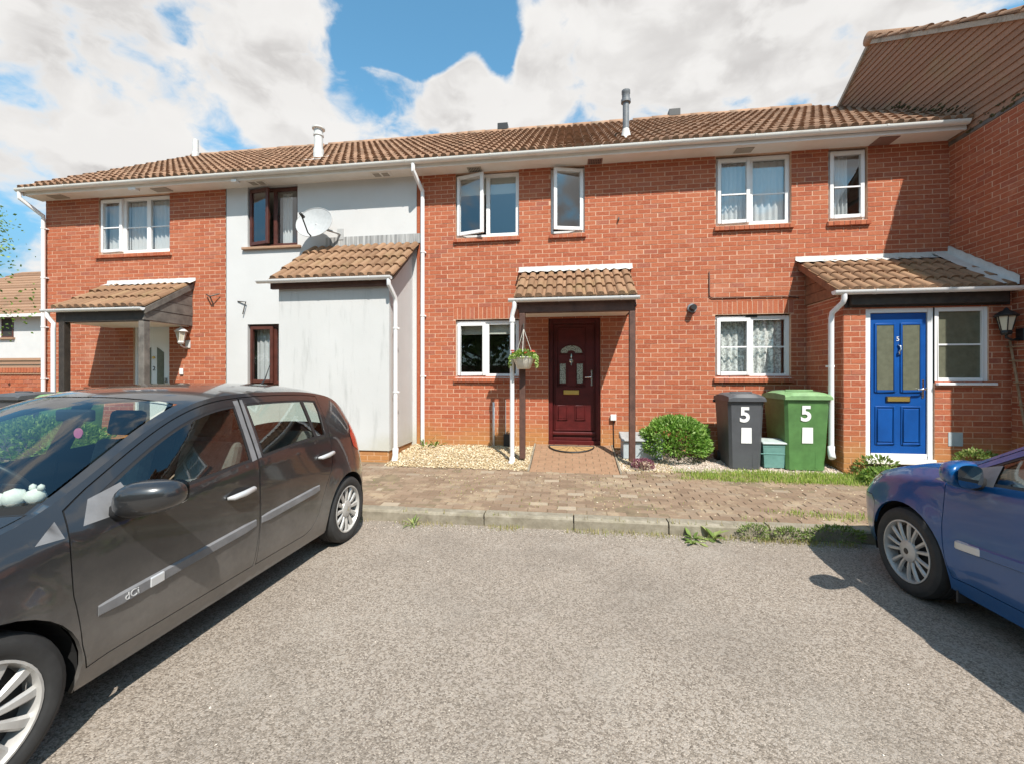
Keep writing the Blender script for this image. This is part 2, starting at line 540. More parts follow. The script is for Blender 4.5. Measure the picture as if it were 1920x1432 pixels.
def mat_random(name, cols, rough=0.85, transl=0.0, spec=0.3):
    m, g, b = material(name)
    v, c = rnd_piece(g)
    col = g.ramp(v, cols)
    g.put(b.inputs['Base Color'], col)
    b.inputs['Roughness'].default_value = rough
    b.inputs['Specular IOR Level'].default_value = spec
    if transl:
        out = g.n.get('Material Output')
        tl = g.node('ShaderNodeBsdfTranslucent')
        g.put(tl.inputs[0], g.mix(1.0, col, (1.0, 1.25, 0.6), 'MULTIPLY'))
        mx = g.node('ShaderNodeMixShader')
        mx.inputs[0].default_value = transl
        g.l.new(b.outputs[0], mx.inputs[1])
        g.l.new(tl.outputs[0], mx.inputs[2])
        g.l.new(mx.outputs[0], out.inputs[0])
    return m


mat_random('gravel_gold', [(0, (0.28, 0.19, 0.10)), (0.35, (0.46, 0.35, 0.20)), (0.75, (0.60, 0.50, 0.33)), (1, (0.70, 0.64, 0.52))])
plain('gravel_soil', (0.34, 0.25, 0.145), 0.95, var=0.35, scale=30.0)
mat_random('gravel_pink', [(0, (0.32, 0.25, 0.20)), (0.4, (0.52, 0.43, 0.36)), (0.8, (0.64, 0.56, 0.48)), (1, (0.74, 0.68, 0.60))])
mat_random('grass', [(0, (0.17, 0.27, 0.04)), (0.5, (0.30, 0.42, 0.07)), (0.8, (0.44, 0.47, 0.13)), (1, (0.56, 0.48, 0.24))], 0.7, 0.3)
mat_random('dry_grass', [(0, (0.30, 0.25, 0.11)), (0.5, (0.46, 0.38, 0.19)), (1, (0.26, 0.30, 0.08))], 0.8, 0.3)
mat_random('weed_leaf', [(0, (0.11, 0.17, 0.04)), (0.6, (0.20, 0.28, 0.07)), (1, (0.36, 0.40, 0.15))], 0.6, 0.25)
mat_random('bush_leaf', [(0, (0.11, 0.22, 0.035)), (0.5, (0.20, 0.36, 0.06)), (0.85, (0.30, 0.46, 0.10)), (1, (0.42, 0.54, 0.20))], 0.45, 0.25, 0.5)
mat_random('tree_leaf', [(0, (0.06, 0.11, 0.03)), (0.5, (0.10, 0.17, 0.04)), (1, (0.18, 0.25, 0.07))], 0.55, 0.45)
mat_random('hedge_leaf', [(0, (0.10, 0.18, 0.04)), (0.5, (0.19, 0.30, 0.06)), (1, (0.32, 0.42, 0.12))], 0.5, 0.3)
mat_random('heather_leaf', [(0, (0.16, 0.04, 0.07)), (0.5, (0.27, 0.09, 0.14)), (1, (0.38, 0.17, 0.22))], 0.7, 0.2)
mat_random('basket_leaf', [(0, (0.16, 0.27, 0.05)), (0.5, (0.30, 0.42, 0.10)), (1, (0.50, 0.56, 0.24))], 0.55, 0.3)

# car materials


def mat_paint(name, col, dust, metal=0.55, rough=0.34, coat=1.0):
    m, g, b = material(name)
    p = g.node('ShaderNodeTexCoord').outputs['Object']
    sp = g.node('ShaderNodeSeparateXYZ')
    g.put(sp.inputs[0], p)
    n = g.noise(p, 3.0, 6.0, 0.65)
    f = g.noise(p, 26.0, 5.0, 0.7)
    low = g.smooth(g.math('ADD', sp.outputs[2], g.math('MULTIPLY', n, 0.5)), 1.05, 0.42)
    dst = g.math('MULTIPLY', g.math('MULTIPLY_ADD', f, 0.5, 0.65), low)
    dst = g.math('MULTIPLY', dst, dust, clamp=True)
    g.put(b.inputs['Base Color'], g.mix(dst, col, (0.37, 0.34, 0.305)))
    b.inputs['Metallic'].default_value = metal
    g.put(b.inputs['Metallic'], g.math('MULTIPLY', g.math('SUBTRACT', 1.0, dst), metal))
    g.put(b.inputs['Roughness'], g.math('MULTIPLY_ADD', dst, 0.4, rough))
    g.put(b.inputs['Coat Weight'], g.math('MULTIPLY', g.math('SUBTRACT', 1.0, g.math('MULTIPLY', dst, 0.8)), coat))
    b.inputs['Coat Roughness'].default_value = 0.045
    return m


mat_paint('paint_grey', (0.040, 0.041, 0.044), 0.52, 0.5, 0.28)
mat_paint('paint_blue', (0.0, 0.075, 0.245), 0.04, 0.1, 0.28, 0.6)
plain('trim_grey', (0.165, 0.165, 0.17), 0.5, var=0.2, scale=9.0)
plain('trim_black', (0.02, 0.02, 0.021), 0.5)
plain('gap_black', (0.006, 0.006, 0.006), 0.9)
plain('wheel_silver', (0.50, 0.49, 0.47), 0.40, metal=0.3, var=0.1)
plain('wheel_dark', (0.03, 0.03, 0.03), 0.6)
plain('lamp_red', (0.42, 0.012, 0.012), 0.12, coat=1.0)
plain('lamp_clear', (0.55, 0.57, 0.60), 0.12, metal=0.5, coat=1.0)
plain('dash', (0.045, 0.046, 0.048), 0.7)
plain('plush_white', (0.80, 0.78, 0.75), 0.95, var=0.08, scale=40.0, bmp=0.5)
plain('pink_card', (0.55, 0.16, 0.33), 0.6)
plain('mirror_glass', (0.55, 0.58, 0.6), 0.04, metal=1.0)


# ------------------------------------------------------------------ mesh helpers
class MB:
    def __init__(self):
        self.v = []
        self.f = []

    def add(self, verts, faces):
        o = len(self.v)
        self.v.extend([tuple(p) for p in verts])
        self.f.extend([tuple(i + o for i in fc) for fc in faces])
        return self

    def box(self, x0, x1, y0, y1, z0, z1):
        return self.add([(x0, y0, z0), (x1, y0, z0), (x1, y1, z0), (x0, y1, z0), (x0, y0, z1), (x1, y0, z1), (x1, y1, z1), (x0, y1, z1)],
                        [(0, 3, 2, 1), (4, 5, 6, 7), (0, 1, 5, 4), (1, 2, 6, 5), (2, 3, 7, 6), (3, 0, 4, 7)])

    def quad(self, a, b, c, d):
        return self.add([a, b, c, d], [(0, 1, 2, 3)])

    def prism(self, poly, d0, d1, axis='x'):
        """poly: 2-D outline, extruded along axis from d0 to d1. axis x: (y,z); y: (x,z); z: (x,y)"""
        def P(a, b, d):
            return (d, a, b) if axis == 'x' else ((a, d, b) if axis == 'y' else (a, b, d))
        n = len(poly)
        vs = [P(a, b, d0) for a, b in poly] + [P(a, b, d1) for a, b in poly]
        fs = [tuple(range(n))[::-1], tuple(range(n, 2 * n))]
        fs += [(i, (i + 1) % n, (i + 1) % n + n, i + n) for i in range(n)]
        return self.add(vs, fs)

    def tube(self, path, r, n=10, caps=True):
        path = [Vector(p) for p in path]
        rs = r if isinstance(r, (list, tuple)) else [r] * len(path)
        rings = []
        up = None
        for i, p in enumerate(path):
            t = (path[min(i + 1, len(path) - 1)] - path[max(i - 1, 0)]).normalized()
            if up is None:
                up = Vector((0, 0, 1)) if abs(t.z) < 0.9 else Vector((1, 0, 0))
            a = t.cross(up)
            if a.length < 1e-5:
                a = t.cross(Vector((0, 1, 0)))
            a.normalize()
            bb = a.cross(t).normalized()
            up = bb
            rings.append([p + (a * cos(2 * pi * k / n) + bb * sin(2 * pi * k / n)) * rs[i] for k in range(n)])
        vs = [q for rg in rings for q in rg]
        fs = []
        for i in range(len(path) - 1):
            for k in range(n):
                fs.append((i * n + k, i * n + (k + 1) % n, (i + 1) * n + (k + 1) % n, (i + 1) * n + k))
        if caps:
            fs.append(tuple(range(n))[::-1])
            fs.append(tuple(range((len(path) - 1) * n, len(path) * n)))
        return self.add(vs, fs)

    def lathe(self, prof, c=(0, 0, 0), n=24, axis='z'):
        """prof: (radius, height) pairs"""
        vs, fs = [], []
        for r, h in prof:
            for k in range(n):
                a = 2 * pi * k / n
                q = (r * cos(a), r * sin(a), h)
                if axis == 'y':
                    q = (q[0], q[2], q[1])
                elif axis == 'x':
                    q = (q[2], q[0], q[1])
                vs.append((c[0] + q[0], c[1] + q[1], c[2] + q[2]))
        for i in range(len(prof) - 1):
            for k in range(n):
                fs.append((i * n + k, i * n + (k + 1) % n, (i + 1) * n + (k + 1) % n, (i + 1) * n + k))
        return self.add(vs, fs)

    def mesh(self, name, mats=(), smooth=False):
        me = bpy.data.meshes.new(name)
        me.from_pydata(self.v, [], self.f)
        for mm in (mats if isinstance(mats, (list, tuple)) else [mats]):
            me.materials.append(MATS[mm])
        if smooth:
            me.polygons.foreach_set('use_smooth', [True] * len(me.polygons))
        me.update()
        return me

    def obj(self, name, mat, parent=None, smooth=False, bevel=0.0, seg=2, auto=None):
        me = self.mesh(name, mat, smooth)
        if bevel:
            bm = bmesh.new()
            bm.from_mesh(me)
            bmesh.ops.remove_doubles(bm, verts=bm.verts, dist=1e-5)
            bmesh.ops.bevel(bm, geom=list(bm.edges), offset=bevel, segments=seg, affect='EDGES', profile=0.5, clamp_overlap=True)
            bm.to_mesh(me)
            bm.free()
        if auto is not None:
            try:
                me.polygons.foreach_set('use_smooth', [True] * len(me.polygons))
                me.set_sharp_from_angle(angle=radians(auto))
            except Exception:
                pass
        return link(name, me, parent)


def link(name, data, parent=None):
    o = bpy.data.objects.new(name, data)
    COL.objects.link(o)
    if parent is not None:
        o.parent = parent
        off = ROOTS.get(parent.name)
        if off is not None:
            o.matrix_parent_inverse = Matrix.Translation(-off)
    return o


ROOTS = {}


def thing(name, label, cat, loc=(0, 0, 0), group=None, local=False, rotz=0.0):
    """an Empty at the thing's base; its parts are given in world metres, or in its own frame when local"""
    e = bpy.data.objects.new(name, None)
    e.empty_display_size = 0.2
    COL.objects.link(e)
    e.location = loc
    e.rotation_euler = (0, 0, rotz)
    if not local:
        ROOTS[e.name] = Vector(loc)
    e['label'] = label
    e['category'] = cat
    if group:
        e['group'] = group
    return e


def tag(o, label, cat, group=None):
    o['label'] = label
    o['category'] = cat
    if group:
        o['group'] = group
    return o


def struct(o, kind='structure'):
    o['kind'] = kind
    return o


def text_mesh(txt, size, depth=0.002, bold=0.0):
    cu = bpy.data.curves.new("lettering", 'FONT')
    cu.body = txt
    cu.size = size
    cu.extrude = depth
    cu.offset = bold
    cu.align_x = 'CENTER'
    cu.align_y = 'CENTER'
    o = bpy.data.objects.new("lettering", cu)
    COL.objects.link(o)
    dg = bpy.context.evaluated_depsgraph_get()
    me = bpy.data.meshes.new_from_object(o.evaluated_get(dg))
    bpy.data.objects.remove(o)
    bpy.data.curves.remove(cu)
    return me


def lettering(txt, size, mat, parent, loc, rot, depth=0.002, name='lettering', bold=0.0):
    me = text_mesh(txt, size, depth, bold)
    me.materials.clear()
    me.materials.append(MATS[mat])
    o = link(name, me, parent)
    o.location = loc
    o.rotation_euler = rot
    return o

# ------------------------------------------------------------------ ground
def ground_z(x, y):
    pts = [(-3.0, 0.12), (-2.0, 0.15), (-1.25, 0.19), (-0.6, 0.25), (0.0, 0.30), (3.0, 0.34)]
    if y <= pts[0][0]:
        return pts[0][1]
    for (a, za), (b, zb) in zip(pts, pts[1:]):
        if y <= b:
            return za + (zb - za) * (y - a) / (b - a)
    return pts[-1][1]


def build_ground():
    R = 600.0
    mb = MB()
    # asphalt in front of the kerb, one sheet out to the horizon on three sides
    mb.add([(-R, -R, 0), (R, -R, 0), (R, -3.05, 0), (-R, -3.05, 0)], [(0, 1, 2, 3)])
    struct(mb.obj('road', 'asphalt'))
    mb = MB()
    ys = [-2.94 + .07 * i for i in range(26)] + [-1.0, -0.6, 0.0, 3.0, 9.0, R]
    xs = [-R, -40, -14, -11, -8] + [-5 + .1 * i for i in range(106)] + [9, 20, R]

    def sand(x, y):
        if not (-5 < x < 5.4 and -2.9 < y < -1.2):
            return -.012
        v_ = noise.noise(Vector((x * .9, y * 1.5, 4.0))) + .6 * noise.noise(Vector((x * 2.6, y * 3.6, 1.0))) + .35 * noise.noise(Vector((x * 8, y * 8, 2.0)))
        return -.0065 + .0075 * v_
    for i in range(len(xs) - 1):
        for j in range(len(ys) - 1):
            q = [(xs[i], ys[j]), (xs[i + 1], ys[j]), (xs[i + 1], ys[j + 1]), (xs[i], ys[j + 1])]
            mb.quad(*[(x, y, ground_z(x, y) + sand(x, y)) for x, y in q])
    struct(mb.obj('ground', 'joint_sand'))
    # kerb stones
    k = struct(MB().box(-30, 30, -3.05, -2.945, -0.10, 0.06).obj('kerb', 'kerb_concrete'))
    mbk = MB()
    mbk.prism([(-3.07, -0.1), (-2.925, -0.1), (-2.925, 0.12), (-3.045, 0.12), (-3.06, 0.112), (-3.07, 0.095)], 0.004, 0.906, 'x')
    me = mbk.mesh('kerb_stone', 'kerb_concrete')
    me.polygons.foreach_set('use_smooth', [False] * len(me.polygons))
    rr = random.Random(3)
    for i in range(-14, 8):
        o = link('kerb_stone', me, k)
        o.location = (0.05 + i * 0.914, rr.uniform(-.006, .006), rr.uniform(-.006, .004))
        o.rotation_euler = (0, 0, rr.uniform(-.003, .003))
    # block paving
    pv = struct(MB().obj('pavement', 'joint_sand'))
    L, W = 0.200, 0.100
    blocks = []
    row = 0
    y = -2.915
    while y < -1.16:
        x = -11.5 + (0.5 * (L + .005) if row % 2 else 0)
        while x < 5.7:
            blocks.append((x + L / 2, y + W / 2))
            x += L + 0.005
        y += W + 0.005
        row += 1
    # running blocks up the path to the red door
    blk = MB()
    h = 0.006
    blk.add([(-.5, -.5, -.5), (.5, -.5, -.5), (.5, .5, -.5), (-.5, .5, -.5), (-.5, -.5, .35), (.5, -.5, .35), (.5, .5, .35), (-.5, .5, .35),
             (-.475, -.45, .5), (.475, -.45, .5), (.475, .45, .5), (-.475, .45, .5)],
            [(0, 3, 2, 1), (0, 1, 5, 4), (1, 2, 6, 5), (2, 3, 7, 6), (3, 0, 4, 7), (4, 5, 9, 8), (5, 6, 10, 9), (6, 7, 11, 10), (7, 4, 8, 11), (8, 9, 10, 11)])
    me = blk.mesh('paver', 'paver')
    rr = random.Random(11)
    key = lambda b: (Vector((b[0], b[1], .12)) - CAMP).length + (0 if -2.6 < b[0] < 3.2 else 9)
    blocks.sort(key=key)
    rest = MB()
    for i, (bx, by) in enumerate(blocks):
        dz = rr.gauss(0, 0.0024) + 0.008 * noise.noise(Vector((bx * .8, by * .8, 0))) + (rr.random() < .05) * .004
        tilt = (rr.gauss(0, .013), rr.gauss(0, .010), rr.gauss(0, .012))
        zc = ground_z(bx, by) - 0.03 + dz
        sl = math.atan((ground_z(bx, by + .05) - ground_z(bx, by - .05)) / .1)
        M = Matrix.Translation((bx, by, zc)) @ Matrix.Rotation(tilt[2], 4, 'Z') @ Matrix.Rotation(sl + tilt[0], 4, 'X') @ Matrix.Rotation(tilt[1], 4, 'Y') @ Matrix.Diagonal((L, W, 0.06, 1))
        if i < 300:
            o = link('paver', me, pv)
            o.matrix_basis = M
        else:
            rest.add([M @ Vector(q) for q in blk.v], blk.f)
    struct(rest.obj('paving_blocks', 'paver', pv), 'stuff')
    # path to the red door
    ph = struct(MB().obj('path', 'path_block'))
    x0, x1 = -0.56, 0.70
    prof = [(-1.30, .185), (-0.9, .235), (-0.5, .31), (-0.12, .375), (0.1, .385)]
    mb = MB()
    for (ya, za), (yb, zb) in zip(prof, prof[1:]):
        mb.quad((x0, ya, za), (x1, ya, za), (x1, yb, zb), (x0, yb, zb))
        mb.quad((x0, ya, za - .15), (x0, ya, za), (x0, yb, zb), (x0, yb, zb - .15))
        mb.quad((x1, ya, za), (x1, ya, za - .15), (x1, yb, zb - .15), (x1, yb, zb))
    struct(mb.obj('path_bed', 'joint_sand', ph))

    def pz(y):
        for (ya, za), (yb, zb) in zip(prof, prof[1:]):
            if y <= yb:
                return za + (zb - za) * (y - ya) / (yb - ya)
        return prof[-1][1]
    y = -1.30
    row = 0
    pme = blk.mesh('path_paver', 'path_block')
    while y < 0.0:
        x = x0 + (0 if row % 2 else -0.1)
        while x < x1 - .02:
            xa, xb = max(x, x0), min(x + L, x1)
            if xb - xa > .03:
                o = link('paver', pme, ph)
                sl = math.atan((pz(y + .1) - pz(y)) / .1)
                o.location = ((xa + xb) / 2, y + .05, pz(y + .05) - .024 + rr.gauss(0, .0012))
                o.rotation_euler = (sl, rr.gauss(0, .006), 0)
                o.scale = (xb - xa, W, 0.06)
            x += L + .004
        y += W + .004
        row += 1
    # edging boards beside the path
    for xx in (x0 - .03, x1 + .005):
        struct(MB().prism([(-1.3, .1), (.0, .3), (.0, .40), (-1.3, .205)], xx, xx + .025, 'x').obj('path_edging', 'kerb_concrete', ph))


build_ground()


# ------------------------------------------------------------------ brick walls
UNIT = MB().box(-.5, .5, 0, 1, -.5, .5).mesh('brick', 'brick')


class Plane:
    """wall plane: u along the wall, n outward, z up"""
    def __init__(self, axis, at):
        self.axis, self.at = axis, at

    def P(self, u, n, z):
        return (u, self.at - n, z) if self.axis == 'y' else (self.at - n, u, z)

    def rot(self):
        return 0.0 if self.axis == 'y' else -pi / 2


def wall_panel(name, parent, pl, u0, u1, z0, z1, holes, mat, reveal=0.11, n=0.0, topfn=None):
    """sheet with rectangular holes and their reveals"""
    us = sorted(set([u0, u1] + [h[0] for h in holes] + [h[1] for h in holes]))
    zs = sorted(set([z0, z1] + [h[2] for h in holes] + [h[3] for h in holes]))
    us = [u for u in us if u0 <= u <= u1]
    zs = [z for z in zs if z0 <= z <= z1]
    mb = MB()
    flip = pl.axis == 'x'
    for a, b in zip(us, us[1:]):
        for c, d in zip(zs, zs[1:]):
            um, zm = (a + b) / 2, (c + d) / 2
            if any(h[0] < um < h[1] and h[2] < zm < h[3] for h in holes):
                continue
            q = [pl.P(a, n, c), pl.P(b, n, c), pl.P(b, n, d), pl.P(a, n, d)]
            mb.quad(*(q[::-1] if flip else q))
    for h in holes:
        a, b, c, d = h[:4]
        r = h[4] if len(h) > 4 else reveal
        for (p, q) in (((a, c), (a, d)), ((a, d), (b, d)), ((b, d), (b, c)), ((b, c), (a, c))):
            mb.quad(pl.P(p[0], n, p[1]), pl.P(q[0], n, q[1]), pl.P(q[0], -r, q[1]), pl.P(p[0], -r, p[1]))
    return mb.obj(name, mat, parent)


def lay_bricks(wall, pl, u0, u1, z0, z1, holes, n_obj, soldiers=(), zbase=0.055, seed=1, top=None, off=0.0, own=None):
    rr = random.Random(seed)
    B, H = 0.225, 0.075
    out = []
    ex = [h[:4] for h in holes] + list(soldiers)
    k = 0
    z = zbase
    while z < z1:
        za, zb = max(z + .0055, z0), min(z + H - .0055, z1)
        if zb - za > .02:
            u = math.floor(u0 / B) * B - B + (B / 2 if k % 2 else 0) + off
            while u < u1:
                j_ = rr.uniform(-.003, .003)
                segs = [(max(u + .0055 + j_, u0 + .002), min(u + B - .0055 + j_ + rr.uniform(-.003, .001), u1 - .002))]
                if own and not (own[0] <= u + B / 2 < own[1]):
                    segs = []
                for (a, b, c, d) in ex:
                    if c < (za + zb) / 2 < d:
                        ns = []
                        for (s, e) in segs:
                            if e <= a or s >= b:
                                ns.append((s, e))
                            else:
                                if s < a - .012:
                                    ns.append((s, a - .001))
                                if e > b + .012:
                                    ns.append((b + .001, e))
                        segs = ns
                for (s, e) in segs:
                    if e - s > .02 and (top is None or zb < top((s + e) / 2)):
                        out.append((s, e, za, zb))
                u += B
        z += H
        k += 1
    for (a, b, c, d) in soldiers:
        nn = max(1, round((b - a) / .075))
        w = (b - a) / nn
        for i in range(nn):
            out.append((a + i * w + .005, a + (i + 1) * w - .005, c + .004, d - .004))
    def far(q):
        return (Vector(pl.P((q[0] + q[1]) / 2, 0, (q[2] + q[3]) / 2)) - CAMP).length
    out.sort(key=far)
    rest = MB()
    for i, (s, e, za, zb) in enumerate(out):
        pr = 0.0028 + rr.uniform(-.0016, .0022)
        if i < n_obj:
            o = link('brick', UNIT, wall)
            o.location = pl.P((s + e) / 2, pr, (za + zb) / 2)
            o.rotation_euler = (rr.gauss(0, .008), rr.gauss(0, .004) if pl.axis == 'y' else 0, pl.rot() + rr.gauss(0, .003))
            o.scale = (e - s, 0.03, zb - za)
        else:
            p = [pl.P(uu, nn_, zz) for zz in (za, zb) for (uu, nn_) in ((s, pr), (e, pr), (e, -.01), (s, -.01))]
            fs = [(0, 1, 5, 4), (1, 2, 6, 5), (3, 0, 4, 7), (4, 5, 6, 7), (0, 3, 2, 1)]
            if pl.axis == 'x':
                fs = [f[::-1] for f in fs]
            rest.add(p, fs)
    if rest.v:
        struct(rest.obj('brickwork', 'brick', wall), 'stuff')
    return len(out)


def ring(mb, x0, x1, z0, z1, w, y0, y1, wb=None):
    wb = wb or w
    mb.box(x0, x0 + w, y0, y1, z0, z1)
    mb.box(x1 - w, x1, y0, y1, z0, z1)
    mb.box(x0 + w, x1 - w, y0, y1, z1 - w, z1)
    mb.box(x0 + w, x1 - w, y0, y1, z0, z0 + wb)


def window(parent, x0, x1, z0, z1, lights, mat='upvc', y=0.055, bar=None, gap=0.0, fw=0.045, glass='window_glass', name='window'):
    """lights: list of (width share, kind, angle); kind fixed | sash | open_left | open_right (hinge side)"""
    tot = sum(l[0] for l in lights)
    mb = MB()
    ring(mb, x0 + gap, x1 - gap, z0, z1, fw, y, y + .07)
    x = x0 + gap
    spans = []
    for i, l in enumerate(lights):
        w = (x1 - x0 - 2 * gap) * l[0] / tot
        spans.append((x, x + w, l))
        if i:
            mb.box(x - .025, x + .025, y, y + .069, z0 + fw, z1 - fw)
        x += w
    win = mb.obj(name, mat, parent, bevel=.004, seg=1)
    for i, (a, b, l) in enumerate(spans):
        xa = a + (fw if i == 0 else .025)
        xb = b - (fw if i == len(spans) - 1 else .025)
        za, zb = z0 + fw, z1 - fw
        kind = l[1]
        if kind == 'fixed':
            mb = MB()
            ring(mb, xa, xb, za, zb, .018, y + .004, y + .04)
            mb.obj('glazing_bead', mat, win)
            MB().quad((xa + .01, y + .03, za + .01), (xb - .01, y + .03, za + .01), (xb - .01, y + .03, zb - .01), (xa + .01, y + .03, zb - .01)).obj('pane', glass, win)
            if bar:
                MB().box(xa + .018, xb - .018, y + .018, y + .029, bar - .011, bar + .011).obj('glazing_bar', mat, win)
        else:
            ang = l[2] if len(l) > 2 else 0.0
            hx = xa - .012 if kind != 'open_right' else xb + .012
            mb = MB()
            e = .012
            ring(mb, xa - e - hx, xb + e - hx, za - e, zb + e, .055, -.045, .0)
            o = mb.obj('casement', mat, win, bevel=.004, seg=1)
            pm = MB().quad((xa + .035 - hx, -.022, za + .035), (xb - .035 - hx, -.022, za + .035), (xb - .035 - hx, -.022, zb - .035), (xa + .035 - hx, -.022, zb - .035)).obj('pane', glass, win)
            obs = [o, pm]
            if bar:
                obs.append(MB().box(xa + .04 - hx, xb - .04 - hx, -.040, -.028, bar - .011, bar + .011).obj('glazing_bar', mat, win))
            hd = MB().box((xb - .02 if kind != 'open_right' else xa + .005) - hx, (xb + .0 if kind != 'open_right' else xa + .025) - hx, .0, .02, (za + zb) / 2 - .06, (za + zb) / 2 + .06).obj('window_handle', mat, win)
            obs.append(hd)
            sg = -1 if kind != 'open_right' else 1
            for q in obs:
                q.location = (hx, y + .0, 0)
                q.rotation_euler = (0, 0, sg * radians(ang))
    return win


def brick_sill(win, x0, x1, z, mat='brick', out=0.05, t=0.065):
    """sloping sill of bricks on edge, with toothed front"""
    mb = MB()
    n = max(1, round((x1 - x0) / 0.075))
    w = (x1 - x0) / n
    rr = random.Random(int(x0 * 100) + 7)
    for i in range(n):
        a, b = x0 + i * w + .004, x0 + (i + 1) * w - .004
        o = out + rr.uniform(-.004, .004)
        mb.prism([(-o, z - t), (.06, z - t), (.06, z + .022), (-o, z - .004)], a, b, 'x')
    struct(mb.obj('sill', mat, win), 'stuff')
    MB().box(x0 + .002, x1 - .002, -out + .008, .058, z - t + .006, z - .012).obj('sill_bed', 'mortar', win)


def curtain(x0, x1, z0, z1, y, label, waves=9, amp=.02, mat='net_curtain', slant=0.0):
    n = int(waves * 8)
    mb = MB()
    rr = random.Random(int(x0 * 77))
    ph = [rr.uniform(-.6, .6) for _ in range(n + 1)]
    rows = 5
    for j in range(rows + 1):
        f = j / rows
        for i in range(n + 1):
            t = i / n
            x = x0 + (x1 - x0) * t + slant * (1 - f) * (t - .5)
            mb.v.append((x, y + amp * sin(2 * pi * waves * t + ph[i] * .6) * (1 - .45 * f), z0 + (z1 - z0) * f))
    for j in range(rows):
        for i in range(n):
            a = j * (n + 1) + i
            mb.f.append((a, a + 1, a + n + 2, a + n + 1))
    return tag(mb.obj('curtain', mat, None, smooth=True), label, 'curtain')


# ------------------------------------------------------------------ roof tiles
def roman_tile(mat, name='roof_tile', w=0.30, ln=0.40, th=0.016, lift=0.030):
    prof = []
    for c in (0.075, 0.225):
        prof.append((c - .074, 0.004))
        for k in range(-4, 5):
            d = k / 4 * .056
            prof.append((c + d, .047 * sqrt(max(0, 1 - (d / .056) ** 2)) ** .8))
        prof.append((c + .074, .004))
    mb = MB()
    n = len(prof)
    for (v, lf) in ((0.0, lift), (ln, lift * (1 - ln / .345))):
        for (u, hh) in prof:
            mb.v.append((u, v, hh + lf))
    for (u, hh) in prof:
        mb.v.append((u, 0.006 if hh > .01 else 0.0, min(hh, .008) + lift - th - .012))
    for (u, hh) in prof:
        mb.v.append((u, ln * .3, min(hh, .008) + lift - th - .016))
    for i in range(n - 1):
        mb.f.append((i, i + 1, n + i + 1, n + i))
        mb.f.append((2 * n + i, 2 * n + i + 1, i + 1, i))
        mb.f.append((3 * n + i, 3 * n + i + 1, 2 * n + i + 1, 2 * n + i))
    # closed ends
    for i in (0, n - 1):
        mb.f.append((i, n + i, 3 * n + i, 2 * n + i))
    me = mb.mesh(name, mat)
    sm = [True] * len(me.polygons)
    me.polygons.foreach_set('use_smooth', sm)
    me.set_sharp_from_angle(angle=radians(50))
    return me


TILE = roman_tile('roof_tile')
PTILE = roman_tile('porch_tile')
PITCH = math.atan(0.66)


def lay_tiles(roof, me, x0, x1, ye, ze, pitch, length, gauge=0.345, seed=1, clip=None, w=.30, name='tile'):
    rr = random.Random(seed)
    nx = max(1, round((x1 - x0) / w))
    ww = (x1 - x0) / nx
    ny = int(math.ceil(length / gauge - .05))
    for j in range(ny):
        d = j * gauge
        for i in range(nx):
            x = x0 + i * ww
            y = ye + d * cos(pitch)
            z = ze + d * sin(pitch)
            if clip and not clip(x + ww / 2, y, z):
                continue
            o = link(name, me, roof)
            o.location = (x + rr.gauss(0, .0015), y + rr.gauss(0, .003), z + rr.gauss(0, .002))
            o.rotation_euler = (pitch + rr.gauss(0, .006), rr.gauss(0, .005), rr.gauss(0, .004))
            ys = min(1.0, (length - d + .03) / .40)
            o.scale = (ww / .30, ys, 1)


def gutter(parent, x0, x1, y, ztop, r=0.056, mat='gutter_white', ends=(True, True), step=0.9, name='gutter', phase=0.3):
    """half-round channel with joints and brackets"""
    mb = MB()
    n = 10
    outer = [(y + r * cos(pi + pi * k / n), ztop + r * 1.05 * sin(pi + pi * k / n)) for k in range(n + 1)]
    inner = [(y + (r - .006) * cos(pi + pi * k / n), ztop + (r - .006) * 1.05 * sin(pi + pi * k / n)) for k in range(n + 1)]
    poly = outer + inner[::-1]
    m2 = len(poly)
    vs = [(x0, a, b) for a, b in poly] + [(x1, a, b) for a, b in poly]
    mb.add(vs, [(i, (i + 1) % m2, (i + 1) % m2 + m2, i + m2) for i in range(m2)])
    for xx, e in ((x0, ends[0]), (x1, ends[1])):
        if e:
            mb.add([(xx, a, b) for a, b in outer], [tuple(range(n + 1))])
    gt = mb.obj(name, mat, parent, auto=35)
    x = x0 + phase
    while x < x1:
        b = MB()
        o2 = [(y + (r + .005) * cos(pi + pi * k / n), ztop + .002 + (r + .005) * 1.05 * sin(pi + pi * k / n)) for k in range(n + 1)]
        i2 = [(y + (r + .0006) * cos(pi + pi * k / n), ztop + .002 + (r + .0006) * 1.05 * sin(pi + pi * k / n)) for k in range(n + 1)]
        po = o2 + i2[::-1]
        b.add([(x - .014, a, c) for a, c in po] + [(x + .014, a, c) for a, c in po],
              [(i, (i + 1) % m2, (i + 1) % m2 + m2, i + m2) for i in range(m2)])
        b.obj('bracket', mat, gt)
        x += step
    return gt


def downpipe(parent, path, r=0.034, mat='upvc', clips=(), shoe=True):
    mb = MB().tube(path, r, 12)
    o = mb.obj('downpipe', mat, parent, auto=40)
    for (x, y, z, yw) in clips:
        c = MB().lathe([(r + .002, -.014), (r + .007, -.014), (r + .007, .014), (r + .002, .014)], (x, y, z), 14)
        c.box(x - .05, x + .05, y + r * .6, yw, z - .012, z + .012)
        c.obj('pipe_clip', mat, o)
    return o


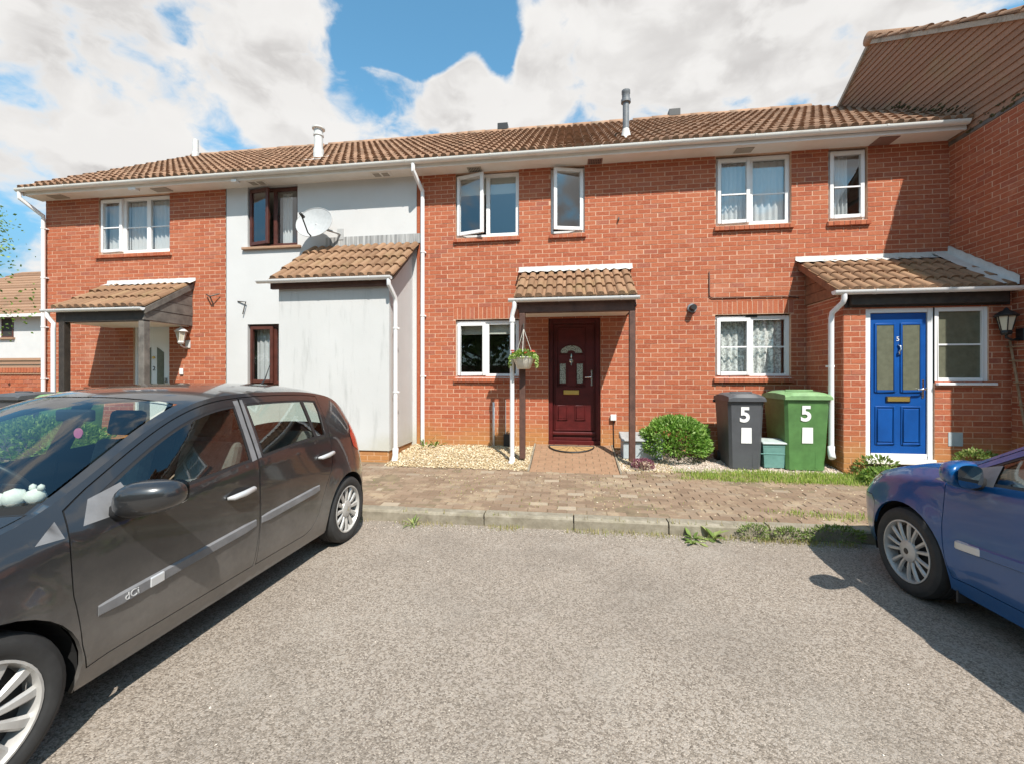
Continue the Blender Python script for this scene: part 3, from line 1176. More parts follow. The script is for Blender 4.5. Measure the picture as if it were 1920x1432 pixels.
def roof_main(parent, x0, x1, seed, clip=None, ridge=True, x1deck=None):
    ye, ze = -0.40, 5.215
    yr, zr = 3.60, 5.215 + 4.0 * 0.66
    xd = x1deck or x1
    mb = MB()
    t = .02
    mb.add([(x0, ye + .05, ze + .02), (xd, ye + .05, ze + .02), (xd, yr, zr - .015), (x0, yr, zr - .015), (xd, 7.9, ze - .2), (x0, 7.9, ze - .2)],
           [(0, 1, 2, 3), (3, 2, 4, 5)])
    rf = mb.obj('roof', 'slot_dark', parent)
    lay_tiles(rf, TILE, x0, x1, ye, ze, PITCH, hypot(4.0, 2.64), seed=seed, clip=clip)
    if ridge:
        rm = MB()
        rm.tube([(0, 0, 0), (.447, 0, 0)], .11, 14)
        me = rm.mesh('ridge_tile', 'ridge_tile', smooth=True)
        rr = random.Random(seed)
        x = x0
        while x < x1 - .2:
            if clip is None or clip(x + .2, yr, zr):
                o = link('ridge_tile', me, rf)
                o.location = (x, yr, zr - .015 + rr.gauss(0, .004))
                o.rotation_euler = (0, rr.gauss(0, .006), rr.gauss(0, .006))
            x += .45
    return rf


def eaves(parent, x0, x1, gx0=None, gx1=None, ends=(False, False), phase=.3, lower_trim=False):
    s = MB()
    s.box(x0, x1, -.300, .012, 5.132, 5.150)
    so = s.obj('soffit', 'soffit_white', parent)
    MB().box(x0, x1, -.322, -.301, 5.118, 5.215).obj('fascia', 'soffit_white', parent)
    gt = gutter(parent, gx0 or x0, gx1 or x1, -.382, 5.222, ends=ends, phase=phase)
    return so, gt


def soffit_vent(so, x, y, w, d, frame='vent_grey', slots=7, big=False):
    v = MB().box(x - w / 2, x + w / 2, y - d / 2, y + d / 2, 5.118, 5.1315).obj('soffit_vent', frame, so)


def shell(parent, x0, x1):
    """inner faces of the rooms behind the wall"""
    mb = MB()
    e = .06
    for (za, zb) in ((.35, 2.66), (2.86, 5.08)):
        a, b, c, d = x0 + e, x1 - e, .115, 4.2
        mb.quad((a, d, za), (b, d, za), (b, d, zb), (a, d, zb))
        mb.quad((a, c, za), (a, d, za), (a, d, zb), (a, c, zb))
        mb.quad((b, d, za), (b, c, za), (b, c, zb), (b, d, zb))
        mb.quad((a, c, za), (b, c, za), (b, d, za), (a, d, za))
        mb.quad((a, d, zb), (b, d, zb), (b, c, zb), (a, c, zb))
    mb.obj('rooms', 'room', parent)
    # outer side and back walls
    mb = MB()
    zb = 5.2
    mb.quad((x0, 0.005, .1), (x0, 7.6, .1), (x0, 7.6, zb), (x0, .005, zb))
    mb.quad((x1, 7.6, .1), (x1, .005, .1), (x1, .005, zb), (x1, 7.6, zb))
    mb.quad((x1, 7.6, .1), (x0, 7.6, .1), (x0, 7.6, zb), (x1, 7.6, zb))
    mb.quad((x0, .005, 5.16), (x1, .005, 5.16), (x1, 7.6, 5.16), (x0, 7.6, 5.16))
    mb.obj('side_and_back_wall', 'brick', parent)


FAC = Plane('y', 0.0)
XA, XB, XC, XD, XE = -10.62, -6.50, -2.605, 1.57, 5.74


def porch_roof(parent, x0, x1, yg, zg, zwall, seed, flash=True, fl_x=None, right_open=True):
    """lean-to tiled roof from the wall at zwall down to the gutter line"""
    ye, ze = yg + .03, zg + .02
    pitch = math.atan2(zwall - .04 - ze, -ye)
    L = hypot(ye, zwall - .04 - ze)
    mb = MB()
    mb.prism([(ye + .02, ze - .005), (0.0, zwall - .055), (0.0, zwall - .10), (ye + .02, ze - .05)], x0 + .01, x1 - .01, 'x')
    rf = mb.obj('porch_roof', 'timber_dark', parent)
    lay_tiles(rf, PTILE, x0, x1, ye, ze, pitch, L - .06, gauge=(L - .06) / round((L - .06) / .335), seed=seed)
    if flash:
        a, b = fl_x or (x0 - .03, x1 + .06)
        n = 30
        f = MB()
        rr = random.Random(seed)
        prof = [(-.012, zwall + .055), (-.014, zwall - .005), (-.07, zwall - .035), (-.15 * cos(pitch) - .02, zwall - .02 - .15 * sin(pitch) + .035)]
        for i in range(n + 1):
            x = a + (b - a) * i / n
            for k, (yy, zz) in enumerate(prof):
                dz = (.014 * cos(2 * pi * (x - x0) / .15 - pi) if k == 3 else 0) + rr.uniform(-.003, .003)
                f.v.append((x, yy, zz + dz))
        for i in range(n):
            for k in range(3):
                q = i * 4 + k
                f.f.append((q, q + 4, q + 5, q + 1))
        f.obj('flashing', 'lead', parent, smooth=True)
    return rf, pitch


def boards_side(parent, x, ye, ze, zw, zlow, mat, t=.02, n=4, name='gable_board'):
    """triangular side of a lean-to porch in horizontal boards"""
    slope = (zw - ze) / (0 - ye)
    h = (zw - .1 - zlow) / n
    holder = None
    for i in range(n):
        za, zb = zlow + i * h, zlow + (i + 1) * h - .008
        ya = max(ye + .02, ye + (za - ze + .07) / slope)
        yb = max(ye + .02, ye + (zb - ze + .07) / slope)
        if min(ya, yb) > -.03:
            continue
        MB().prism([(ya, za), (-.005, za), (-.005, zb), (min(yb, -.01), zb)], x + (.006 if i % 2 else 0) - t, x + (.006 if i % 2 else 0), 'x').obj(name, mat, parent)


# ------------------------------------------------------------------ house with the white door (far left)
def house_white_door():
    hs = thing('brick_house', 'red brick end house with white front door under a dark posted porch', 'house', ((XA + XB) / 2, 0, .3))
    holes = [(-9.36, -7.74, 3.99, 5.13), (-8.56, -7.75, .30, 2.62)]
    w = wall_panel('wall', hs, FAC, XA, XB, .1, 5.135, holes, 'mortar')
    lay_bricks(w, FAC, XA, XB, .15, 5.13, holes, 290, seed=2)
    shell(hs, XA, XB)
    win = window(hs, -9.36, -7.74, 4.0, 5.11, [(1, 'sash'), (1.05, 'fixed'), (1, 'fixed')], bar=4.52)
    brick_sill(win, -9.40, -7.68, 3.97)
    roof_main(hs, XA - .10, XB, 21)
    so, gt = eaves(hs, XA - .10, XB, XA - .14, XB, ends=(True, False), phase=.25)
    for x in (-10.1, -7.75):
        soffit_vent(so, x, -.16, .34, .16)
    # verge board at the free end
    v = MB().prism([(-.36, 5.14), (3.6, 5.14 + 3.96 * .66), (7.6, 5.14), (7.6, 5.30), (3.6, 5.31 + 3.96 * .66), (-.36, 5.30)], XA - .125, XA - .105, 'x')
    v.obj('verge_board', 'soffit_white', hs)
    MB().box(-8.30, -8.14, -.33, -.24, 5.085, 5.131).obj('floodlight', 'plastic_white', hs)
    # front door
    fr = MB()
    ring(fr, -8.56, -7.75, .42, 2.62, .06, .03, .11)
    d = fr.obj('door', 'upvc', hs, bevel=.004, seg=1)
    MB().box(-8.50, -7.81, .05, .10, .48, 2.56).obj('door_leaf', 'upvc', d)
    for a, b in ((-8.36, -8.21), (-8.07, -7.92)):
        s = 1 if a < -8.2 else -1
        pts = [(a, 1.25), (b, 1.25), (b, 2.02 + (.0 if s < 0 else .1)), (a, 2.02 + (.1 if s < 0 else 0))]
        MB().prism(pts, .040, .049, 'y').obj('door_light', 'frosted_glass', d)
    MB().box(-8.31, -8.03, .038, .049, 1.10, 1.17).obj('letter_plate', 'brass', d)
    lettering('2', .12, 'plastic_black', d, (-8.14, .045, 1.70), (pi / 2, 0, 0), .003, 'door_number')
    MB().lathe([(.001, -.02), (.022, -.02), (.026, 0), (.022, .012)], (-8.14, .04, 1.92), 14, 'y').obj('door_knocker', 'brass', d, smooth=True)
    MB().box(-7.86, -7.84, .0, .05, 1.36, 1.52).obj('door_handle', 'chrome', d)
    # porch
    rf, pt = porch_roof(hs, -9.12, -7.22, -1.0, 2.72, 3.40, 5)
    gutter(hs, -9.22, -7.20, -1.03, 2.72, r=.05, mat='upvc', ends=(True, True), step=.8)
    MB().box(-9.06, -7.24, -.95, -.86, 2.50, 2.69).obj('porch_beam', 'timber_dark', hs, bevel=.006, seg=1)
    for x in (-8.99, -7.36):
        MB().box(x, x + .115, -.96, -.85, ground_z(0, -.9) - .02, 2.50).obj('porch_post', 'timber_dark' if x < -8 else 'timber_grey', hs, bevel=.006, seg=1)
    MB().box(-9.0, -7.3, -.86, -.02, 2.505, 2.52).obj('porch_ceiling', 'soffit_white', hs)
    boards_side(hs, -7.235, -1.0, 2.72, 3.38, 2.52, 'timber_grey', n=4)
    MB().prism([(-.98, 2.62), (-.98, 2.72), (-.0, 3.35), (0, 3.24)], -7.232, -7.205, 'x').obj('bargeboard', 'timber_grey', hs)
    downpipe(hs, [(-9.12, -1.03, 2.68), (-9.12, -1.03, 2.60), (-9.06, -.98, 2.48), (-9.06, -.985, 2.38), (-9.06, -.985, .3)])
    # house downpipe at the corner
    x = XA + .03
    downpipe(hs, [(XA - .08, -.38, 5.16), (XA - .08, -.38, 5.05), (x, -.07, 4.80), (x, -.065, 4.68), (x, -.065, .32)], r=.036,
             clips=[(x, -.065, z, -.0) for z in (4.55, 3.55, 2.55, 1.5)])
    return hs


# ------------------------------------------------------------------ white rendered house
def house_white():
    hs = thing('rendered_house', 'white rendered house with brown windows and a tiled lean-to store', 'house', ((XB + XC) / 2, 0, .3))
    holes = [(-6.05, -5.02, 3.99, 5.13), (-6.05, -5.02, 1.38, 2.53)]
    wall_panel('wall', hs, FAC, XB + .002, XC - .10, .1, 5.135, holes, 'render_white', n=.012, reveal=.11)
    st = MB().box(XC - .099, XC - .001, -.004, .1, .1, 5.13).obj('brick_edge', 'brick', hs)
    MB().box(XB - .007, XB + .005, -.015, .01, .1, 5.13).obj('joint_shadow_strip', 'slot_dark', hs)  # thin dark strip stands in for the shadow line between the two houses
    shell(hs, XB, XC)
    w1 = window(hs, -6.05, -5.02, 4.0, 5.11, [(1, 'open_left', 13), (1, 'fixed')], mat='rosewood')
    MB().box(-6.14, -4.94, -.07, .06, 3.935, 3.985).obj('sill', 'ridge_tile', w1, bevel=.01, seg=2)
    w2 = window(hs, -6.05, -5.02, 1.40, 2.52, [(1, 'sash'), (1, 'fixed')], mat='rosewood')
    MB().box(-6.12, -4.70, -.06, .06, 1.335, 1.385).obj('sill', 'ridge_tile', w2, bevel=.01, seg=2)
    roof_main(hs, XB, XC, 22)
    so, gt = eaves(hs, XB, XC, phase=.15)
    for x in (-5.72, -3.30):
        v = MB().box(x - .17, x + .17, -.25, -.09, 5.120, 5.1315).obj('soffit_vent', 'soffit_white', so)
        for k in (-1, 1):
            MB().box(x + k * .08 - .06, x + k * .08 + .06, -.235, -.105, 5.117, 5.1198).obj('grille', 'vent_grey', v)
    MB().box(-6.1, -6.0, -.36, -.26, 5.09, 5.131).obj('floodlight', 'plastic_white', hs)
    # lean-to store
    yf = -1.03
    x0, x1 = -4.66, -2.78
    mb = MB()
    zt = lambda y: 3.86 - (3.86 - 2.98) * (y / -1.03)
    mb.quad((x0, yf, .385), (x1, yf, .385), (x1, yf, 2.98), (x0, yf, 2.98))
    mb.quad((x1, yf, .385), (x1, -.012, .385), (x1, -.012, zt(0)), (x1, yf, 2.98))
    mb.quad((x0, -.012, .385), (x0, yf, .385), (x0, yf, 2.98), (x0, -.012, zt(0)))
    mb.quad((x0, yf, .385), (x0, -.012, .385), (x1, -.012, .385), (x1, yf, .385))
    mb.obj('store_wall', 'render_white', hs)
    pw = MB().box(x0 + .022, x1 - .022, yf + .022, -.01, .05, .384).obj('plinth', 'mortar', hs)
    pf = Plane('y', yf + .022)
    lay_bricks(pw, pf, x0 + .022, x1 - .022, .08, .38, [], 90, zbase=.08, seed=5)
    MB().box(-2.803 + .003, -2.795, yf + .03, -.02, .1, .383).obj('plinth_side', 'brick', pw)
    rf, pt = porch_roof(hs, x0 - .06, x1 + .13, -1.20, 3.05, 3.97, 6, flash=False)
    MB().box(-4.45, x1 + .15, -.022, -.012, 3.93, 4.10).obj('flashing', 'lead_dark', hs)
    MB().box(x0 - .10, x1 + .02, -1.10, -1.04, 2.945, 3.06).obj('fascia', 'timber_brown', hs)
    gutter(hs, x0 - .26, x1 + .10, -1.19, 3.07, r=.052, mat='upvc', step=.85, phase=.2)
    downpipe(hs, [(x1 + .06, -1.19, 3.03), (x1 + .06, -1.19, 2.95), (x1 + .075, -.98, 2.78), (x1 + .075, -.96, 2.68), (x1 + .075, -.96, .30), (x1 + .085, -1.03, .22)],
             clips=[(x1 + .075, -.96, z, -.9) for z in (2.3, 1.3)])
    sh = MB().tube([(x1 + .075, -.96, .42), (x1 + .075, -.97, .31), (x1 + .10, -1.06, .225)], [.045, .045, .05], 12).obj('downpipe_shoe', 'upvc', hs, smooth=True)
    # rainwater pipe between the houses
    x = -2.575
    downpipe(hs, [(x - .06, -.38, 5.17), (x - .06, -.38, 5.06), (x, -.075, 4.83), (x, -.065, 4.72), (x, -.065, .30)], r=.036,
             clips=[(x, -.065, z, 0) for z in (3.75, 2.62, 1.55)])
    # roof flue
    f = MB().lathe([(.10, -.3), (.10, .04), (.085, .05), (.085, .30), (.10, .31), (.10, .34), (.085, .35), (.085, .43), (.125, .45), (.125, .475), (.02, .50)], (-5.05, .72, 6.12), 18)
    fo = f.obj('roof_flue', 'flue_white', hs, auto=35)
    MB().prism([(.40, 5.77), (1.0, 6.17), (1.0, 6.20), (.40, 5.80)], -5.25, -4.85, 'x').obj('flue_skirt', 'flue_white', fo)
    f2 = MB().lathe([(.09, -.4), (.09, .25), (.07, .27), (.07, .62), (.0, .63)], (-10.35, 3.3, 7.55), 16)
    f2.obj('roof_flue', 'flue_white', hs, auto=35)
    return hs


# ------------------------------------------------------------------ house with the red door
def house_red_door():
    hs = thing('brick_house', 'red brick house with dark red front door under a small tiled porch', 'house', ((XC + XD) / 2, 0, .3))
    holes = [(-1.99, -.86, 3.99, 5.13), (-.31, .265, 3.99, 5.13), (-1.99, -.86, 1.525, 2.545), (-.350, .530, .30, 2.545)]
    sold = [(-2.03, -.82, 2.552, 2.762)]
    w = wall_panel('wall', hs, FAC, XC, XD, .1, 5.135, holes, 'mortar')
    lay_bricks(w, FAC, XC, XE, .15, 5.13, holes, 290, soldiers=sold, seed=3, own=(-99, XD))
    shell(hs, XC, XD)
    w1 = window(hs, -1.99, -.86, 4.0, 5.11, [(1, 'open_left', 16), (1, 'fixed')])
    brick_sill(w1, -2.02, -.83, 3.97)
    w2 = window(hs, -.31, .265, 4.0, 5.11, [(1, 'open_right', 14)])
    brick_sill(w2, -.335, .29, 3.97)
    w3 = window(hs, -1.99, -.86, 1.53, 2.52, [(.95, 'sash'), (1, 'fixed')])
    brick_sill(w3, -2.02, -.83, 1.515)
    MB().box(-1.99, -.86, -.012, .06, 1.505, 1.529).obj('window_board', 'soffit_white', w3)
    roof_main(hs, XC, XD, 23)
    so, gt = eaves(hs, XC, XD, phase=.42)
    for x, mt in ((-1.62, 'vent_grey'), (.43, 'vent_brown')):
        v = MB().box(x - .12, x + .12, -.20, -.03, 5.120, 5.1315).obj('soffit_vent', mt, so)
        for r_ in range(2):
            for k in range(7):
                MB().box(x - .09 + k * .028, x - .078 + k * .028, -.185 + r_ * .08, -.125 + r_ * .08, 5.1172, 5.1198).obj('slot', 'slot_dark', v)
    # front door
    yd = .04
    fr = MB()
    ring(fr, -.347, .527, .455, 2.535, .075, yd, yd + .08, wb=.05)
    d = fr.obj('door', 'red_door', hs, bevel=.006, seg=1)
    MB().box(-.30, .48, yd + .03, yd + .075, .47, 2.47).obj('door_leaf', 'red_door', d)
    m0_ = MB()
    ring(m0_, -.255, .435, .62, 2.43, .018, yd + .016, yd + .029)
    m0_.obj('leaf_moulding', 'red_door', d, bevel=.004, seg=1)
    m0_ = MB()
    ring(m0_, -.205, .285, 1.37, 2.38, .014, yd + .018, yd + .029)
    m0_.obj('leaf_moulding', 'red_door', d, bevel=.004, seg=1)
    def panel(a, b, c, e, nm='door_panel', mt='red_door', t=.014):
        m_ = MB()
        ring(m_, a, b, c, e, .022, yd + .030 - t, yd + .029)
        o_ = m_.obj('panel_moulding', mt, d, bevel=.004, seg=1)
        return o_
    panel(-.205, -.020 + .0, .80, 1.05)
    panel(.10, .285, .80, 1.05)
    MB().box(-.18, -.045, yd + .018, yd + .029, .825, 1.025).obj('door_panel', 'red_door', d, bevel=.008, seg=1)
    MB().box(.125, .26, yd + .018, yd + .029, .825, 1.025).obj('door_panel', 'red_door', d, bevel=.008, seg=1)
    panel(-.185, -.03, 1.40, 1.79)
    panel(.11, .265, 1.40, 1.79)
    for a, b in ((-.155, -.055), (.135, .235)):
        MB().box(a, b, yd + .024, yd + .0285, 1.43, 1.76).obj('door_light', 'leaded_glass', d)
    m_ = MB()
    pts = [(.04 + .185 * cos(pi * k / 16), 1.945 + .13 * sin(pi * k / 16)) for k in range(17)]
    pts2 = [(.04 + .07 * cos(pi * k / 16), 1.945 + .045 * sin(pi * k / 16)) for k in range(17)]
    vs = [(a, yd + .025, b) for a, b in pts] + [(a, yd + .025, b) for a, b in pts2]
    m_.add(vs, [(i, i + 1, i + 18, i + 17) for i in range(16)])
    m_.obj('fanlight', 'leaded_glass', d)
    m_ = MB().tube([(.04 + .20 * cos(pi * k / 16), yd + .024, 1.94 + .145 * sin(pi * k / 16)) for k in range(17)] + [(-.16, yd + .024, 1.925), (.24, yd + .024, 1.925)], .010, 6)
    m_.obj('panel_moulding', 'red_door', d, smooth=True)
    MB().box(-.095, .175, yd + .012, yd + .029, 1.235, 1.315).obj('letter_plate', 'brass', d, bevel=.008, seg=1)
    kn = MB().lathe([(.0, -.018), (.018, -.016), (.024, 0), (.02, .012)], (.04, yd + .018, 1.885), 12, 'y')
    kn.lathe([(.0, -.014), (.020, -.012), (.034, 0), (.02, .012)], (.04, yd + .018, 1.81), 14, 'y')
    kn.box(.032, .048, yd + .004, yd + .022, 1.735, 1.93)
    kn.obj('door_knocker', 'chrome', d, smooth=False)
    MB().box(.372, .402, yd + .016, yd + .029, 1.38, 1.66).obj('handle_plate', 'chrome', d, bevel=.006, seg=1)
    MB().tube([(.387, yd + .018, 1.535), (.387, yd - .03, 1.535), (.36, yd - .04, 1.533), (.27, yd - .04, 1.525)], .011, 8).obj('door_handle', 'chrome', d, smooth=True)
    MB().box(-.28, .45, yd - .012, yd + .029, .545, .60).obj('weather_bar', 'red_door', d, bevel=.012, seg=2)
    MB().box(-.347, .527, -.02, .12, .375, .454).obj('threshold', 'red_door', d, bevel=.006, seg=1)
    # porch
    rf, pt = porch_roof(hs, -.83, .99, -1.0, 2.70, 3.38, 8)
    gutter(hs, -.90, 1.01, -1.03, 2.70, r=.05, mat='upvc', step=.9, phase=.75)
    MB().box(-.755, .965, -.95, -.86, 2.50, 2.68).obj('porch_beam', 'timber_brown', hs, bevel=.006, seg=1)
    for x in (-.745, .875):
        p_ = MB().box(x, x + .088, -.95, -.865, .30, 2.50).obj('porch_post', 'timber_brown', hs, bevel=.008, seg=2)
        MB().tube([(x + .044, -.907, .18), (x + .044, -.907, .31)], .010, 8).obj('post_spike', 'wire', p_)
    MB().box(-.75, .94, -.86, -.02, 2.56, 2.575).obj('porch_ceiling', 'soffit_white', hs)
    boards_side(hs, -.76, -1.0, 2.70, 3.36, 2.56, 'timber_brown', n=4)
    boards_side(hs, .975, -1.0, 2.70, 3.36, 2.56, 'timber_brown', n=4)
    xp = -.84
    downpipe(hs, [(xp + .03, -1.03, 2.66), (xp + .03, -1.03, 2.58), (xp - .01, -.985, 2.46), (xp - .01, -.98, 2.38), (xp - .01, -.98, .25)], r=.034)
    MB().lathe([(.038, 0), (.043, 0), (.043, .06), (.038, .06)], (xp - .01, -.98, 2.36), 14).obj('pipe_socket', 'upvc', hs)
    MB().tube([(xp - .01, -.98, .33), (xp - .01, -.99, .27), (xp - .03, -1.04, .235)], .042, 12).obj('downpipe_shoe', 'upvc', hs, smooth=True)
    # small fittings on the wall
    MB().tube([(-1.30, -.03, .30), (-1.30, -.03, 1.10)], .020, 10).obj('waste_pipe', 'upvc', hs, smooth=True)
    cv = MB().tube([(-1.09, -.012, .55), (-1.09, -.012, 1.14)], .006, 6)
    co = cv.obj('cable', 'plastic_white', hs)
    MB().box(-1.12, -.99, -.075, -.009, .34, .55).obj('meter_box', 'plastic_black', co, bevel=.006, seg=1)
    sc = MB().box(.69, .785, -.06, -.009, .81, .91).obj('outdoor_socket', 'plastic_white', hs, bevel=.008, seg=2)
    MB().tube([(.74, -.02, .81), (.745, -.018, .55), (.75, -.02, .30)], .007, 6).obj('cable', 'plastic_black', sc)
    MB().box(.815, .835, -.05, -.006, 4.16, 4.20).obj('wall_hook', 'wire', hs)
    # grey flue through the roof
    f = MB().lathe([(.055, -.35), (.055, .52), (.085, .53), (.085, .58), (.068, .59), (.068, .68), (.075, .69), (.075, .74), (.0, .755)], (1.0, .42, 5.86), 18)
    fo = f.obj('roof_flue', 'flue_grey', hs, auto=35)
    MB().lathe([(.105, -.15), (.078, -.04), (.058, .05)], (1.0, .42, 5.87), 18).obj('flue_collar', 'lead', fo, smooth=True)
    MB().box(-1.82, -1.56, 3.5, 3.7, 7.9, 8.06).obj('ridge_vent', 'plastic_black', hs)
    return hs


# ------------------------------------------------------------------ house with the blue door
def house_blue_door():
    hs = thing('brick_house', 'red brick house with bright blue front door in an enclosed porch', 'house', ((XD + XE) / 2, 0, .3))
    holes = [(2.375, 3.515, 3.99, 5.13), (4.055, 4.615, 3.99, 5.13), (2.365, 3.510, 1.525, 2.545)]
    sold = [(2.32, 3.55, 2.552, 2.762)]
    w = wall_panel('wall', hs, FAC, XD, XE, .1, 5.135, holes, 'mortar')
    lay_bricks(w, FAC, XC, XE, .15, 5.13, holes, 290, soldiers=sold, seed=4, own=(XD, 99))
    shell(hs, XD, XE)
    w1 = window(hs, 2.375, 3.515, 4.0, 5.11, [(1, 'sash'), (1.1, 'fixed')], bar=4.50)
    brick_sill(w1, 2.345, 3.545, 3.97)
    w2 = window(hs, 4.055, 4.615, 4.0, 5.11, [(1, 'sash')], bar=4.52)
    brick_sill(w2, 4.03, 4.645, 3.97)
    w3 = window(hs, 2.365, 3.510, 1.53, 2.52, [(1, 'sash'), (1.05, 'fixed')], bar=2.02)
    brick_sill(w3, 2.335, 3.54, 1.515)
    MB().box(2.365, 3.51, -.012, .06, 1.505, 1.529).obj('window_board', 'soffit_white', w3)
    MB().box(2.85, 3.02, .035, .055, 2.50, 2.52).obj('trickle_vent', 'plastic_black', w3)
    roof_main(hs, XD, XE + .02, 24, clip=lambda x, y, z: x < 5.75, x1deck=XE)
    so, gt = eaves(hs, XD, 5.71, gx1=5.69, ends=(False, True), phase=.35)
    MB().box(1.57, 5.71, -.330, -.323, 5.120, 5.170).obj('fascia_trim', 'upvc', hs)
    v = MB().box(2.62, 2.88, -.22, -.07, 5.120, 5.1315).obj('soffit_vent', 'vent_grey', so)
    v = MB().box(4.62, 4.90, -.26, -.02, 5.120, 5.1315).obj('soffit_vent', 'vent_brown', so)
    MB().box(2.42, 2.68, 3.5, 3.7, 7.9, 8.06).obj('ridge_vent', 'plastic_black', hs)
    # enclosed porch
    yf = -.94
    xl = 3.735
    pf, ps = Plane('y', yf), Plane('x', xl)
    ph = [(4.007, 4.842, .30, 2.475), (4.842, 5.475, 1.455, 2.475)]
    pw = wall_panel('porch_wall', hs, pf, xl, XE, .1, 2.66, ph, 'mortar', reveal=.10)
    lay_bricks(pw, pf, xl, XE - .002, .12, 2.64, ph, 150, seed=9)
    rw = wall_panel('porch_return', hs, ps, yf, -.004, .1, 2.66, [], 'mortar')
    lay_bricks(rw, ps, yf, -.008, .12, 2.64, [], 60, seed=10)
    MB().box(xl + .1, XE - .05, -.80, -.79, .3, 2.6).obj('porch_inside', 'pale_trim', hs)
    # door
    yd = yf + .02
    fr = MB()
    ring(fr, 4.010, 4.842, .43, 2.470, .068, yd, yd + .07)
    d = fr.obj('door', 'upvc', hs, bevel=.005, seg=1)
    a, b = 4.079, 4.773
    MB().box(a + .003, b - .003, yd + .02, yd + .065, .50, 2.398).obj('door_leaf', 'blue_door', d, bevel=.004, seg=1)
    xm = (a + b) / 2
    for s, (c0, c1) in ((-1, (a + .085, xm - .055)), (1, (xm + .055, b - .085))):
        m_ = MB()
        ring(m_, c0 - .028, c1 + .028, 1.33, 2.26, .026, yd + .006, yd + .0195)
        m_.obj('light_moulding', 'blue_door', d, bevel=.004, seg=1)
        MB().box(c0, c1, yd + .012, yd + .0195, 1.36, 2.232).obj('door_light', 'frosted_glass', d)
        m_ = MB()
        ring(m_, c0 - .02, c1 + .02, .62, 1.14, .020, yd + .009, yd + .0195)
        m_.obj('panel_moulding', 'blue_door', d, bevel=.005, seg=1)
        MB().box(c0 + .012, c1 - .012, yd + .010, yd + .0195, .655, 1.105).obj('door_panel', 'blue_door', d, bevel=.008, seg=1)
    lp = MB().box(xm - .148, xm + .148, yd + .004, yd + .0195, 1.195, 1.275).obj('letter_plate', 'plastic_black', d, bevel=.004, seg=1)
    MB().box(xm - .135, xm + .135, yd - .002, yd + .0035, 1.205, 1.262).obj('letter_flap', 'brass', d, bevel=.006, seg=1)
    lettering('5', .085, 'plastic_white', d, (xm, yd + .018, 2.045), (pi / 2, 0, 0), .003, 'door_number')
    MB().tube([(xm, yd + .016, 1.965), (xm + .022, yd - .002, 1.945), (xm + .022, yd - .012, 1.90), (xm - .005, yd - .014, 1.865), (xm + .01, yd, 1.84), (xm + .03, yd + .01, 1.838)], .010, 8).obj('door_knocker', 'chrome', d, smooth=True)
    MB().box(b - .060, b - .030, yd + .008, yd + .0195, 1.25, 1.50).obj('handle_plate', 'chrome', d, bevel=.006, seg=1)
    MB().tube([(b - .045, yd + .01, 1.375), (b - .045, yd - .045, 1.375), (b - .07, yd - .052, 1.372), (b - .155, yd - .05, 1.365)], .011, 8).obj('door_handle', 'chrome', d, smooth=True)
    MB().box(4.0, 4.85, yf - .03, yf + .09, .36, .429).obj('threshold', 'soffit_white', d, bevel=.006, seg=1)
    w4 = window(hs, 4.842, 5.475, 1.46, 2.470, [(1, 'fixed')], y=yf + .015, bar=1.965, glass='frosted_glass')
    MB().box(4.85, 5.545, yf - .05, yf + .02, 1.422, 1.457).obj('sill', 'upvc', w4, bevel=.006, seg=1)
    rf, pt = porch_roof(hs, 3.60, 5.70, -1.08, 2.66, 3.39, 9, fl_x=(3.57, 5.72))
    # flashing up the side of the neighbouring wall
    f = MB()
    n = 14
    for i in range(n + 1):
        y = -1.06 * i / n
        z = 3.40 + (2.70 - 3.40) * i / n
        f.v += [(5.722, y, z + .13 + .012 * (i % 2)), (5.716, y, z + .02), (5.63, y, z + .045), (5.50, y, z + .03)]
    for i in range(n):
        for k in range(3):
            q = i * 4 + k
            f.f.append((q, q + 4, q + 5, q + 1))
    f.obj('flashing', 'lead', hs, smooth=True)
    MB().box(3.78, 5.64, -1.02, -.965, 2.50, 2.64).obj('porch_beam', 'timber_dark', hs, bevel=.006, seg=1)
    MB().box(3.74, 5.70, -.964, -.945, 2.476, 2.655).obj('porch_fascia', 'timber_dark', hs)
    gutter(hs, 3.52, 5.70, -1.10, 2.685, r=.052, mat='upvc', step=.85, phase=.5)
    boards_side(hs, 3.732, -1.05, 2.68, 3.37, 2.665, 'timber_board', n=4)
    MB().prism([(-1.06, 2.60), (-1.06, 2.69), (0, 3.36), (0, 3.25)], 3.60, 3.63, 'x').obj('bargeboard', 'timber_board', hs)
    for i in range(5):
        ya = -.02 - i * .2
        MB().box(3.63, 3.733, ya - .19, ya, 2.60 + (i * 0), 2.612).obj('soffit_board', 'timber_board', hs) if False else None
    xp = 3.66
    downpipe(hs, [(xp - .01, -1.10, 2.65), (xp - .01, -1.10, 2.58), (xp - .015, -1.08, 2.53), (3.60, -.93, 2.42), (3.595, -.91, 2.34), (3.60, -.90, .52)], r=.034,
             clips=[(3.60, -.90, 1.68, -.86)])
    MB().tube([(3.60, -.90, .58), (3.595, -.905, .50), (3.57, -.98, .43)], .042, 12).obj('downpipe_shoe', 'upvc', hs, smooth=True)
    # little things on the wall
    vt = MB().lathe([(.0, -.13), (.045, -.13), (.05, -.10), (.05, .0)], (2.0, -.01, 2.66), 16, 'y')
    vo = vt.obj('wall_vent', 'plastic_black', hs, auto=40)
    MB().lathe([(.05, -.03), (.075, -.025), (.075, .0)], (2.0, -.004, 2.66), 16, 'y').obj('vent_collar', 'flue_grey', vo, auto=40)
    MB().tube([(2.27, -.02, 3.25), (2.27, -.018, 2.86), (2.285, -.018, 2.83), (2.32, -.018, 2.815), (3.40, -.018, 2.815), (3.62, -.018, 2.79)], .008, 6).obj('cable', 'timber_brown', hs, smooth=True)
